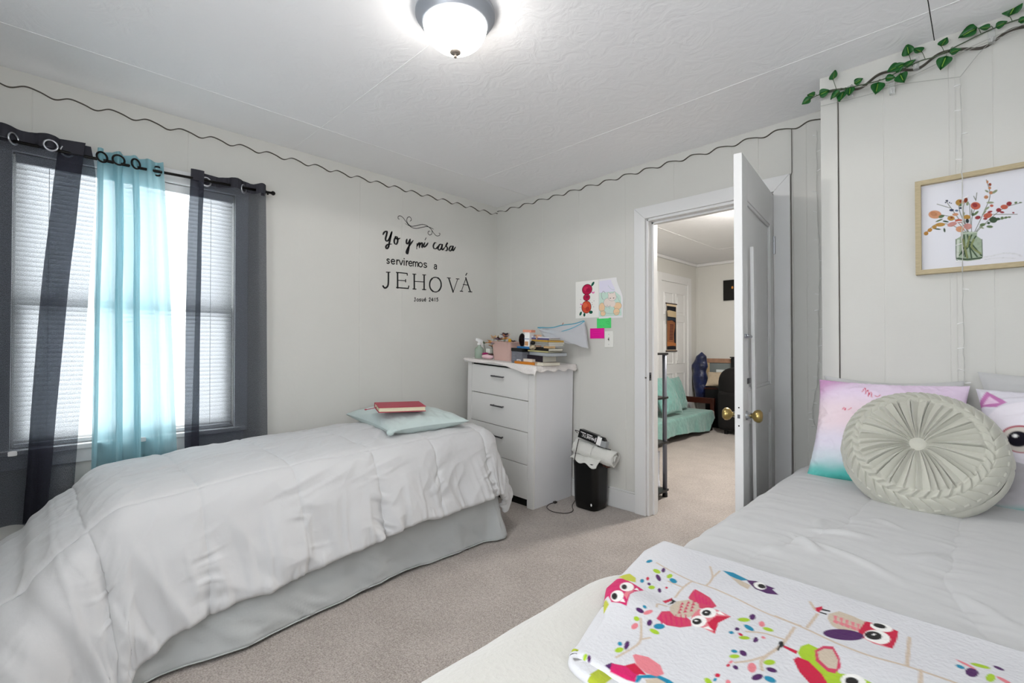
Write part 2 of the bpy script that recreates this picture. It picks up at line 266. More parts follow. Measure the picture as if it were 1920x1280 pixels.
# traced print and lettering shapes, in metres on their own surfaces
BLANKET=[('l','tan',0.0022,[(2.624,-1.979),(2.669,-1.996),(2.72,-2.009),(2.754,-2.008),(2.799,-2.014),(2.864,-2.025),(2.924,-2.025)]),('l','tan',0.0022,[(2.722,-2.09),(2.719,-2.048),(2.72,-2.009)]),('l','tan',0.0022,[(2.685,-2.043),(2.716,-2.047)]),('l','tan',0.0022,[(2.72,-1.915),(2.745,-1.964),(2.75,-2.007)]),('l','tan',0.0022,[(2.745,-1.964),(2.744,-1.922)]),('l','tan',0.0022,[(2.714,-2.208),(2.743,-2.259),(2.746,-2.288),(2.74,-2.329)]),('l','tan',0.0022,[(2.743,-2.259),(2.752,-2.244)]),('l','tan',0.0022,[(2.728,-2.136),(2.714,-2.142),(2.717,-2.155)]),('l','tan',0.0022,[(2.914,-2.089),(2.885,-2.095),(2.863,-2.113)]),('l','tan',0.0022,[(2.879,-2.211),(2.894,-2.19),(2.906,-2.164)]),('l','tan',0.0026,[(2.884,-2.023),(2.931,-2.029),(2.98,-2.041),(3.028,-2.046),(3.069,-2.038),(3.123,-2.033),(3.163,-2.033)]),('l','tan',0.0026,[(2.937,-1.963),(2.934,-2.023)]),('l','tan',0.0026,[(2.918,-2.039),(2.917,-2.109),(2.907,-2.171),(2.915,-2.2)]),('l','tan',0.0026,[(3.065,-1.934),(3.071,-2.036)]),('l','tan',0.0026,[(3.087,-2.034),(3.089,-2.067),(3.09,-2.106)]),('l','tan',0.0026,[(2.917,-1.927),(2.93,-1.95)]),('p','magenta',[(2.588,-2.109),(2.604,-2.108),(2.616,-2.101),(2.64,-2.108),(2.669,-2.116),(2.663,-2.141),(2.663,-2.159),(2.678,-2.197),(2.665,-2.198),(2.65,-2.205),(2.632,-2.189),(2.621,-2.2),(2.601,-2.156),(2.587,-2.126)]),('p','olive',[(2.596,-2.101),(2.61,-2.071),(2.629,-2.079),(2.64,-2.098),(2.623,-2.105),(2.609,-2.103)]),('p','olive',[(2.623,-2.203),(2.632,-2.197),(2.65,-2.213),(2.653,-2.231),(2.648,-2.247),(2.63,-2.225)]),('p','pink',[(2.65,-2.135),(2.66,-2.139),(2.661,-2.16),(2.668,-2.179),(2.655,-2.17),(2.651,-2.152)]),('e','white',[2.64,-2.133,0.01,0.01,0.012,-0.02]),('e','black',[2.637,-2.138,0.004,0.004,0.007,-0.011]),('e','white',[2.647,-2.18,0.009,0.009,0.011,-0.018]),('e','black',[2.644,-2.185,0.004,0.004,0.007,-0.01]),('p','white',[(2.656,-2.134),(2.656,-2.12),(2.665,-2.128)]),('p','white',[(2.662,-2.194),(2.661,-2.181),(2.671,-2.19)]),('p','rose',[(2.739,-2.037),(2.754,-2.041),(2.774,-2.048),(2.795,-2.069),(2.791,-2.089),(2.776,-2.1),(2.761,-2.095),(2.744,-2.078),(2.74,-2.059)]),('p','rose',[(2.734,-2.188),(2.73,-2.161),(2.742,-2.145),(2.763,-2.141),(2.783,-2.151),(2.789,-2.165),(2.776,-2.182),(2.756,-2.192)]),('p','beige',[(2.732,-2.132),(2.732,-2.103),(2.749,-2.082),(2.765,-2.082),(2.777,-2.103),(2.78,-2.131),(2.77,-2.149),(2.754,-2.157),(2.74,-2.148)]),('p','rose',[(2.754,-2.146),(2.751,-2.133),(2.758,-2.14)]),('p','rose',[(2.76,-2.135),(2.757,-2.122),(2.765,-2.129)]),('p','rose',[(2.767,-2.124),(2.764,-2.11),(2.771,-2.118)]),('p','rose',[(2.751,-2.135),(2.748,-2.122),(2.755,-2.129)]),('p','rose',[(2.757,-2.124),(2.754,-2.11),(2.761,-2.118)]),('p','rose',[(2.764,-2.112),(2.761,-2.099),(2.768,-2.106)]),('p','rose',[(2.747,-2.124),(2.744,-2.11),(2.752,-2.118)]),('p','rose',[(2.754,-2.112),(2.751,-2.099),(2.758,-2.106)]),('p','rose',[(2.76,-2.101),(2.758,-2.087),(2.765,-2.095)]),('p','rose',[(2.744,-2.112),(2.741,-2.099),(2.748,-2.106)]),('p','rose',[(2.751,-2.101),(2.748,-2.087),(2.755,-2.095)]),('p','rose',[(2.757,-2.089),(2.754,-2.075),(2.762,-2.083)]),('p','pink',[(2.775,-2.105),(2.8,-2.081),(2.827,-2.085),(2.819,-2.122),(2.827,-2.159),(2.806,-2.156),(2.787,-2.161),(2.776,-2.135)]),('p','red',[(2.808,-2.103),(2.827,-2.085),(2.819,-2.122),(2.827,-2.159),(2.805,-2.136)]),('p','white',[(2.803,-2.089),(2.806,-2.082),(2.818,-2.089),(2.808,-2.095)]),('p','white',[(2.806,-2.156),(2.81,-2.145),(2.822,-2.151)]),('e','white',[2.793,-2.103,0.011,0.011,0.007,-0.017]),('e','black',[2.791,-2.106,0.006,0.006,0.004,-0.01]),('e','white',[2.79,-2.105,0.001,0.002,0.001,-0.002]),('e','white',[2.792,-2.142,0.01,0.01,0.007,-0.017]),('e','black',[2.79,-2.145,0.006,0.006,0.004,-0.009]),('e','white',[2.788,-2.144,0.002,0.002,0.001,-0.002]),('p','red',[(2.712,-2.122),(2.718,-2.095),(2.724,-2.102),(2.72,-2.127)]),('p','black',[(2.718,-2.099),(2.731,-2.104),(2.731,-2.116),(2.727,-2.128),(2.725,-2.11)]),('p','magenta',[(2.745,-2.055),(2.743,-2.045),(2.766,-2.082),(2.765,-2.086)]),('p','magenta',[(2.754,-2.058),(2.752,-2.048),(2.771,-2.08),(2.77,-2.084)]),('p','magenta',[(2.763,-2.062),(2.761,-2.051),(2.776,-2.078),(2.775,-2.082)]),('p','magenta',[(2.771,-2.065),(2.769,-2.054),(2.781,-2.076),(2.78,-2.081)]),('p','magenta',[(2.78,-2.068),(2.777,-2.057),(2.786,-2.075),(2.785,-2.079)]),('p','magenta',[(2.734,-2.174),(2.733,-2.168),(2.75,-2.195),(2.748,-2.197)]),('p','magenta',[(2.74,-2.167),(2.74,-2.162),(2.756,-2.19),(2.755,-2.191)]),('p','magenta',[(2.746,-2.16),(2.746,-2.155),(2.763,-2.184),(2.762,-2.186)]),('p','magenta',[(2.753,-2.153),(2.753,-2.149),(2.77,-2.179),(2.768,-2.181)]),('p','magenta',[(2.759,-2.146),(2.759,-2.142),(2.777,-2.174),(2.775,-2.175)]),('p','magenta',[(2.765,-2.139),(2.766,-2.136),(2.783,-2.169),(2.782,-2.17)]),('p','teal',[(2.747,-1.915),(2.768,-1.909),(2.803,-1.921),(2.792,-1.937),(2.768,-1.93)]),('p','beige',[(2.77,-1.933),(2.79,-1.934),(2.815,-1.943),(2.817,-1.965),(2.799,-1.959)]),('p','purple',[(2.8,-1.924),(2.816,-1.913),(2.84,-1.918),(2.853,-1.919),(2.851,-1.928),(2.866,-1.941),(2.848,-1.953),(2.826,-1.952),(2.811,-1.937)]),('e','white',[2.828,-1.93,0.011,0.002,0.004,-0.017]),('e','black',[2.831,-1.929,0.007,0.001,0.002,-0.01]),('p','purple',[(2.738,-2.359),(2.742,-2.346),(2.753,-2.344),(2.752,-2.361)]),('p','magenta',[(2.743,-2.347),(2.767,-2.334),(2.786,-2.337),(2.787,-2.349),(2.79,-2.358),(2.778,-2.361),(2.75,-2.363)]),('p','red',[(2.76,-2.337),(2.768,-2.321),(2.795,-2.333),(2.781,-2.343)]),('p','teal',[(2.785,-2.344),(2.805,-2.321),(2.825,-2.319),(2.84,-2.323),(2.834,-2.332),(2.809,-2.33),(2.793,-2.344),(2.794,-2.355),(2.79,-2.358)]),('p','pink',[(2.756,-2.307),(2.757,-2.301),(2.776,-2.293),(2.799,-2.298),(2.813,-2.313),(2.807,-2.326),(2.793,-2.33),(2.773,-2.324)]),('p','beige',[(2.798,-2.343),(2.809,-2.328),(2.827,-2.329),(2.805,-2.351)]),('p','beige',[(2.952,-1.948),(2.964,-1.926),(2.986,-1.927),(3.004,-1.932),(3.005,-1.965),(2.995,-1.981),(2.978,-1.992),(2.964,-1.987),(2.953,-1.966)]),('p','pink',[(2.959,-1.948),(2.965,-1.946),(2.966,-1.963),(2.971,-1.964),(2.97,-1.975),(2.963,-1.972),(2.963,-1.96)]),('p','pink',[(2.968,-1.948),(2.974,-1.946),(2.975,-1.963),(2.98,-1.964),(2.979,-1.975),(2.972,-1.972),(2.972,-1.96)]),('p','pink',[(2.977,-1.949),(2.982,-1.947),(2.983,-1.963),(2.989,-1.964),(2.987,-1.975),(2.98,-1.973),(2.98,-1.96)]),('p','pink',[(2.985,-1.949),(2.991,-1.947),(2.992,-1.963),(2.997,-1.964),(2.996,-1.975),(2.989,-1.973),(2.989,-1.96)]),('p','pink',[(2.994,-1.949),(2.999,-1.947),(3.0,-1.964),(3.005,-1.965),(3.004,-1.975),(2.997,-1.973),(2.997,-1.961)]),('p','red',[(2.929,-1.943),(2.937,-1.929),(2.94,-1.936),(2.938,-1.956),(2.933,-1.954)]),('p','black',[(2.939,-1.938),(2.952,-1.935),(2.952,-1.94),(2.94,-1.944)]),('p','black',[(2.938,-1.952),(2.95,-1.95),(2.95,-1.955),(2.939,-1.956)]),('p','red',[(3.004,-1.93),(3.031,-1.921),(3.05,-1.926),(3.051,-1.959),(3.049,-1.994),(3.028,-1.993),(3.008,-1.991),(3.0,-1.976)]),('e','purple',[2.984,-2.004,0.026,0.018,0.003,-0.019]),('e','white',[3.027,-1.932,0.015,0.005,0.001,-0.015]),('e','black',[3.024,-1.929,0.009,0.003,0.001,-0.008]),('e','white',[3.026,-1.972,0.017,0.004,0.0,-0.025]),('e','black',[3.021,-1.971,0.011,0.005,0.001,-0.015]),('e','white',[3.021,-1.967,0.002,0.002,0.0,-0.004]),('p','pink',[(3.008,-1.991),(3.021,-1.994),(3.045,-1.993),(3.046,-1.996),(3.025,-1.999)]),('p','green',[(2.941,-2.112),(2.941,-2.09),(2.948,-2.075),(2.964,-2.079),(3.0,-2.125),(3.019,-2.114),(3.036,-2.119),(3.062,-2.134),(3.021,-2.19),(2.989,-2.166),(2.971,-2.14),(2.953,-2.129)]),('p','red',[(2.941,-2.136),(2.944,-2.124),(2.959,-2.123),(2.981,-2.143),(2.996,-2.167),(2.998,-2.19),(2.974,-2.181),(2.955,-2.161)]),('p','red',[(2.919,-2.107),(2.94,-2.108),(2.941,-2.118),(2.921,-2.114)]),('e','black',[2.916,-2.107,0.003,0.003,0.003,-0.009]),('p','black',[(2.914,-2.112),(2.918,-2.113),(2.918,-2.13),(2.915,-2.128)]),('p','rose',[(2.96,-2.088),(2.967,-2.065),(2.979,-2.056),(2.992,-2.081),(2.999,-2.107),(2.995,-2.129),(2.986,-2.131),(2.967,-2.115)]),('p','beige',[(2.964,-2.089),(2.97,-2.072),(2.98,-2.066),(2.992,-2.091),(2.995,-2.116),(2.985,-2.121),(2.97,-2.108)]),('e','white',[3.019,-2.134,0.015,0.001,0.0,-0.021]),('e','black',[3.017,-2.134,0.008,0.001,0.0,-0.011]),('e','green',[2.645,-2.018,0.009,0.0,0.004,-0.009]),('e','purple',[2.653,-2.003,0.003,0.003,0.005,-0.011]),('e','purple',[2.662,-2.043,0.01,-0.009,0.001,-0.008]),('e','green',[2.676,-2.02,0.002,0.009,0.005,-0.007]),('e','teal',[2.691,-2.034,0.009,-0.002,0.002,-0.009]),('e','teal',[2.645,-2.081,0.003,0.003,0.004,-0.008]),('e','red',[2.648,-2.063,0.002,0.003,0.004,-0.007]),('e','purple',[2.661,-2.081,0.003,0.002,0.003,-0.005]),('e','green',[2.671,-2.089,0.005,0.005,0.003,-0.007]),('e','purple',[2.687,-2.086,0.003,0.002,0.004,-0.007]),('e','red',[2.693,-2.068,0.002,0.002,0.002,-0.003]),('e','purple',[2.702,-2.19,0.008,0.0,0.001,-0.006]),('e','teal',[2.703,-2.174,0.003,0.002,0.003,-0.004]),('e','pink',[2.715,-2.183,0.004,0.01,0.003,-0.005]),('e','green',[2.709,-2.214,0.005,0.001,0.002,-0.006]),('e','purple',[2.731,-2.207,0.003,0.004,0.004,-0.008]),('e','pink',[2.717,-2.234,0.001,0.009,0.005,-0.004]),('e','teal',[2.748,-2.204,0.007,0.007,0.004,-0.007]),('e','green',[2.749,-2.223,0.009,0.0,0.001,-0.006]),('e','teal',[2.725,-2.295,0.003,0.002,0.003,-0.005]),('e','purple',[2.735,-2.29,0.004,-0.012,-0.004,0.0]),('e','green',[2.733,-2.31,0.004,0.007,0.004,-0.005]),('e','purple',[2.855,-2.057,0.004,0.004,0.003,-0.01]),('e','green',[2.847,-2.078,0.008,0.008,0.003,-0.006]),('e','pink',[2.874,-2.068,0.004,0.003,0.003,-0.009]),('e','teal',[2.862,-2.097,0.009,-0.002,0.001,-0.007]),('e','green',[2.887,-2.077,0.008,0.002,0.001,-0.006]),('e','purple',[2.849,-2.117,0.003,0.003,0.002,-0.005]),('e','teal',[2.846,-2.135,0.003,0.003,0.002,-0.004]),('e','red',[2.859,-2.129,0.004,0.0,0.001,-0.004]),('e','green',[2.867,-2.134,0.007,0.006,0.002,-0.005]),('e','purple',[2.882,-2.126,0.002,0.006,0.003,-0.007]),('e','pink',[2.889,-2.109,0.003,0.001,0.001,-0.004]),('e','teal',[2.868,-2.183,0.004,0.003,0.002,-0.004]),('e','purple',[2.88,-2.178,0.006,-0.002,0.0,-0.007]),('e','green',[2.873,-2.196,0.006,0.006,0.002,-0.005]),('e','pink',[2.874,-2.214,0.002,0.003,0.001,-0.004]),('e','red',[2.874,-2.225,0.002,0.002,0.001,-0.004]),('e','purple',[2.884,-2.222,0.004,0.0,0.001,-0.005]),('e','pink',[2.902,-2.205,0.005,0.004,0.004,-0.012]),('e','green',[2.917,-2.172,0.006,0.008,0.003,-0.006]),('e','purple',[2.925,-2.189,0.007,0.002,0.001,-0.006]),('e','purple',[2.915,-2.222,0.005,0.009,0.003,-0.006]),('e','teal',[2.93,-2.214,0.008,0.0,0.0,-0.007]),('e','red',[2.871,-2.259,0.003,0.003,0.002,-0.004]),('e','teal',[2.872,-2.271,0.002,0.002,0.001,-0.004]),('e','green',[2.866,-2.281,0.006,-0.002,0.0,-0.006]),('e','pink',[2.888,-2.263,0.003,0.002,0.002,-0.005]),('e','teal',[3.129,-1.978,0.005,0.0,0.0,-0.006]),('e','purple',[3.142,-1.983,0.007,0.006,0.001,-0.014]),('e','pink',[3.135,-1.963,0.011,-0.005,0.0,-0.004]),('e','green',[3.151,-1.951,0.011,0.003,0.0,-0.006]),('e','purple',[3.171,-1.937,0.006,-0.001,0.0,-0.005]),('e','green',[3.162,-1.979,0.005,0.005,0.0,-0.013]),('e','pink',[3.177,-1.973,0.009,-0.005,-0.001,-0.005]),('e','green',[2.703,-2.362,0.002,0.003,0.003,-0.005]),('e','purple',[2.71,-2.361,0.002,0.002,0.004,-0.005]),('e','teal',[2.609,-1.985,0.003,0.009,0.004,-0.006])]
PAINTING=[('l','wash2',0.003,[(3.158,1.515),(3.182,1.518),(3.218,1.524),(3.246,1.518),(3.263,1.507)]),('l','wash2',0.002,[(3.164,1.507),(3.206,1.508),(3.246,1.501)]),('l','stem',0.0011,[(3.12,1.607),(3.078,1.684),(3.032,1.711)]),('l','stem',0.0011,[(3.12,1.607),(3.071,1.659),(3.022,1.672),(2.988,1.637)]),('l','stem',0.0011,[(3.125,1.606),(3.097,1.698),(3.091,1.743)]),('l','stem',0.0011,[(3.128,1.605),(3.129,1.675),(3.141,1.724)]),('l','stem',0.0011,[(3.131,1.605),(3.166,1.702),(3.181,1.758),(3.171,1.82)]),('l','stem',0.0011,[(3.134,1.609),(3.177,1.661),(3.219,1.699),(3.265,1.71)]),('l','stem',0.0011,[(3.134,1.604),(3.159,1.643),(3.236,1.662)]),('l','stem',0.0011,[(3.116,1.616),(3.104,1.714),(3.114,1.756)]),('l','stem',0.0011,[(3.122,1.615),(3.059,1.75),(3.054,1.764)]),('l','stem',0.0011,[(3.141,1.745),(3.135,1.764)]),('l','stem',0.0011,[(3.141,1.745),(3.144,1.775)]),('l','stem',0.0011,[(3.159,1.686),(3.253,1.668)]),('l','stem',0.0011,[(3.065,1.731),(3.026,1.755)]),('l','stem',0.0011,[(3.125,1.649),(3.123,1.736)]),('p','jar',[(3.097,1.628),(3.144,1.62),(3.143,1.603),(3.156,1.588),(3.158,1.519),(3.152,1.509),(3.115,1.507),(3.086,1.515),(3.082,1.525),(3.082,1.6),(3.097,1.61)]),('l','dkgreen',0.0022,[(3.116,1.612),(3.127,1.519)]),('l','dkgreen',0.0022,[(3.106,1.613),(3.109,1.526)]),('l','dkgreen',0.0022,[(3.128,1.61),(3.102,1.531)]),('l','dkgreen',0.0022,[(3.14,1.603),(3.118,1.563),(3.09,1.532)]),('l','dkgreen',0.0022,[(3.122,1.585),(3.155,1.524)]),('l','dkgreen',0.0022,[(3.115,1.577),(3.143,1.521)]),('l','dkgreen',0.0022,[(3.106,1.565),(3.096,1.54)]),('l','olive2',0.003,[(3.122,1.606),(3.115,1.564)]),('l','olive2',0.003,[(3.134,1.591),(3.128,1.562),(3.152,1.533)]),('l','olive2',0.003,[(3.103,1.596),(3.115,1.52)]),('l','dkgreen',0.003,[(3.086,1.522),(3.115,1.514),(3.155,1.515)]),('l','jarlt',0.004,[(3.089,1.594),(3.086,1.528)]),('l','jarlt',0.0015,[(3.097,1.621),(3.144,1.618)]),('l','dkgreen',0.001,[(3.082,1.6),(3.082,1.525),(3.086,1.514)]),('l','dkgreen',0.001,[(3.157,1.588),(3.158,1.519)]),('e','peach',[3.019,1.713,0.02,-0.004,0.0,-0.017]),('e','coral2',[3.016,1.716,0.011,-0.007,-0.003,-0.008]),('e','gold',[3.094,1.747,0.012,-0.002,0.0,-0.013]),('e','rust',[3.098,1.751,0.005,-0.001,0.0,-0.006]),('e','rust',[3.112,1.752,0.005,-0.004,-0.003,-0.009]),('e','coral',[3.14,1.724,0.014,-0.003,0.0,-0.015]),('e','crimson',[3.138,1.727,0.007,-0.005,-0.002,-0.007]),('e','navy',[3.07,1.721,0.007,-0.001,0.0,-0.005]),('e','navy',[3.097,1.724,0.005,-0.001,0.0,-0.004]),('e','blue',[3.085,1.716,0.005,-0.001,0.0,-0.004]),('e','gold',[3.068,1.688,0.011,-0.002,0.0,-0.01]),('e','rust',[3.07,1.69,0.004,-0.001,0.0,-0.004]),('e','peach',[3.081,1.701,0.009,-0.001,0.0,-0.006]),('e','gold',[3.115,1.684,0.01,-0.002,0.0,-0.009]),('e','coral',[3.091,1.673,0.011,-0.002,0.0,-0.008]),('e','pinky',[3.071,1.663,0.014,0.003,0.002,-0.009]),('e','peach',[3.094,1.639,0.012,-0.002,0.0,-0.012]),('e','pinky',[3.117,1.646,0.012,-0.002,0.0,-0.012]),('e','crimson',[3.146,1.676,0.008,-0.001,-0.001,-0.007]),('e','dkgreen',[3.132,1.691,0.005,-0.001,0.0,-0.006]),('e','black2',[3.116,1.668,0.005,-0.001,0.0,-0.009]),('e','coral',[3.174,1.679,0.012,0.003,0.003,-0.01]),('e','crimson',[3.18,1.692,0.007,0.001,0.001,-0.004]),('e','crimson',[3.167,1.667,0.006,-0.001,0.0,-0.004]),('e','crimson',[3.204,1.694,0.007,-0.001,0.0,-0.008]),('e','coral',[3.219,1.703,0.01,-0.002,0.0,-0.009]),('e','crimson',[3.232,1.713,0.007,0.002,0.002,-0.008]),('e','crimson',[3.213,1.684,0.006,-0.002,0.0,-0.004]),('e','coral',[3.185,1.715,0.005,-0.001,0.0,-0.005]),('e','coral2',[3.17,1.752,0.006,-0.001,0.0,-0.007]),('e','coral2',[3.184,1.766,0.006,-0.001,0.0,-0.006]),('e','coral2',[3.18,1.786,0.004,-0.001,0.0,-0.006]),('e','rust',[3.181,1.799,0.004,-0.001,0.0,-0.006]),('e','coral2',[3.174,1.811,0.003,-0.001,0.0,-0.006]),('e','gold',[3.035,1.668,0.015,-0.001,0.001,-0.008]),('e','gold',[3.017,1.661,0.007,0.002,0.002,-0.008]),('e','gold2',[3.003,1.651,0.007,0.004,0.003,-0.007]),('e','gold2',[2.991,1.639,0.007,0.002,0.002,-0.008]),('e','dkgreen',[3.189,1.659,0.011,-0.002,0.0,-0.012]),('e','dkgreen',[3.202,1.66,0.006,-0.001,0.0,-0.005]),('e','green3',[3.213,1.661,0.004,-0.003,-0.002,-0.005]),('e','green3',[3.223,1.661,0.005,0.001,0.001,-0.004]),('e','green3',[3.232,1.661,0.004,-0.001,0.0,-0.003]),('e','green3',[3.159,1.645,0.008,0.001,0.001,-0.006]),('e','green3',[3.179,1.634,0.009,-0.002,0.0,-0.005]),('e','dkgreen',[3.176,1.649,0.004,-0.001,0.0,-0.005]),('e','dkgreen',[3.027,1.651,0.01,-0.003,0.0,-0.003]),('e','dkgreen',[3.048,1.643,0.003,0.0,0.001,-0.009]),('e','dkgreen',[3.052,1.678,0.009,-0.004,-0.001,-0.003]),('e','green3',[3.032,1.686,0.011,0.004,0.001,-0.003]),('e','green3',[3.141,1.694,0.007,0.007,0.002,-0.004]),('e','green3',[3.098,1.737,0.003,-0.003,-0.004,-0.006]),('e','leafy',[3.194,1.768,0.007,0.005,0.002,-0.004]),('e','leafy',[3.172,1.707,0.007,0.005,0.001,-0.004]),('e','leafy',[3.181,1.728,0.01,-0.002,0.0,-0.004]),('e','leafy',[3.172,1.775,0.005,-0.005,-0.001,-0.003]),('e','green3',[3.25,1.713,0.004,0.0,0.0,-0.004]),('e','green3',[3.262,1.711,0.004,-0.001,0.0,-0.002]),('e','crimson',[3.243,1.676,0.003,-0.001,0.0,-0.003]),('e','navy',[3.057,1.762,0.003,-0.001,0.0,-0.004]),('e','navy',[3.064,1.753,0.002,0.0,0.0,-0.003]),('e','navy',[3.052,1.756,0.002,-0.001,0.0,-0.003]),('e','navy',[3.069,1.749,0.002,0.0,0.0,-0.002]),('e','leafy',[3.117,1.738,0.004,-0.001,-0.001,-0.008]),('e','leafy',[3.156,1.635,0.007,-0.005,-0.001,-0.003]),('e','green3',[3.039,1.701,0.009,0.002,0.001,-0.006]),('e','stem',[3.129,1.701,0.002,-0.001,0.0,-0.013]),('e','leafy',[3.105,1.696,0.003,-0.001,-0.002,-0.009]),('e','leafy',[3.165,1.693,0.005,0.007,0.002,-0.002])]
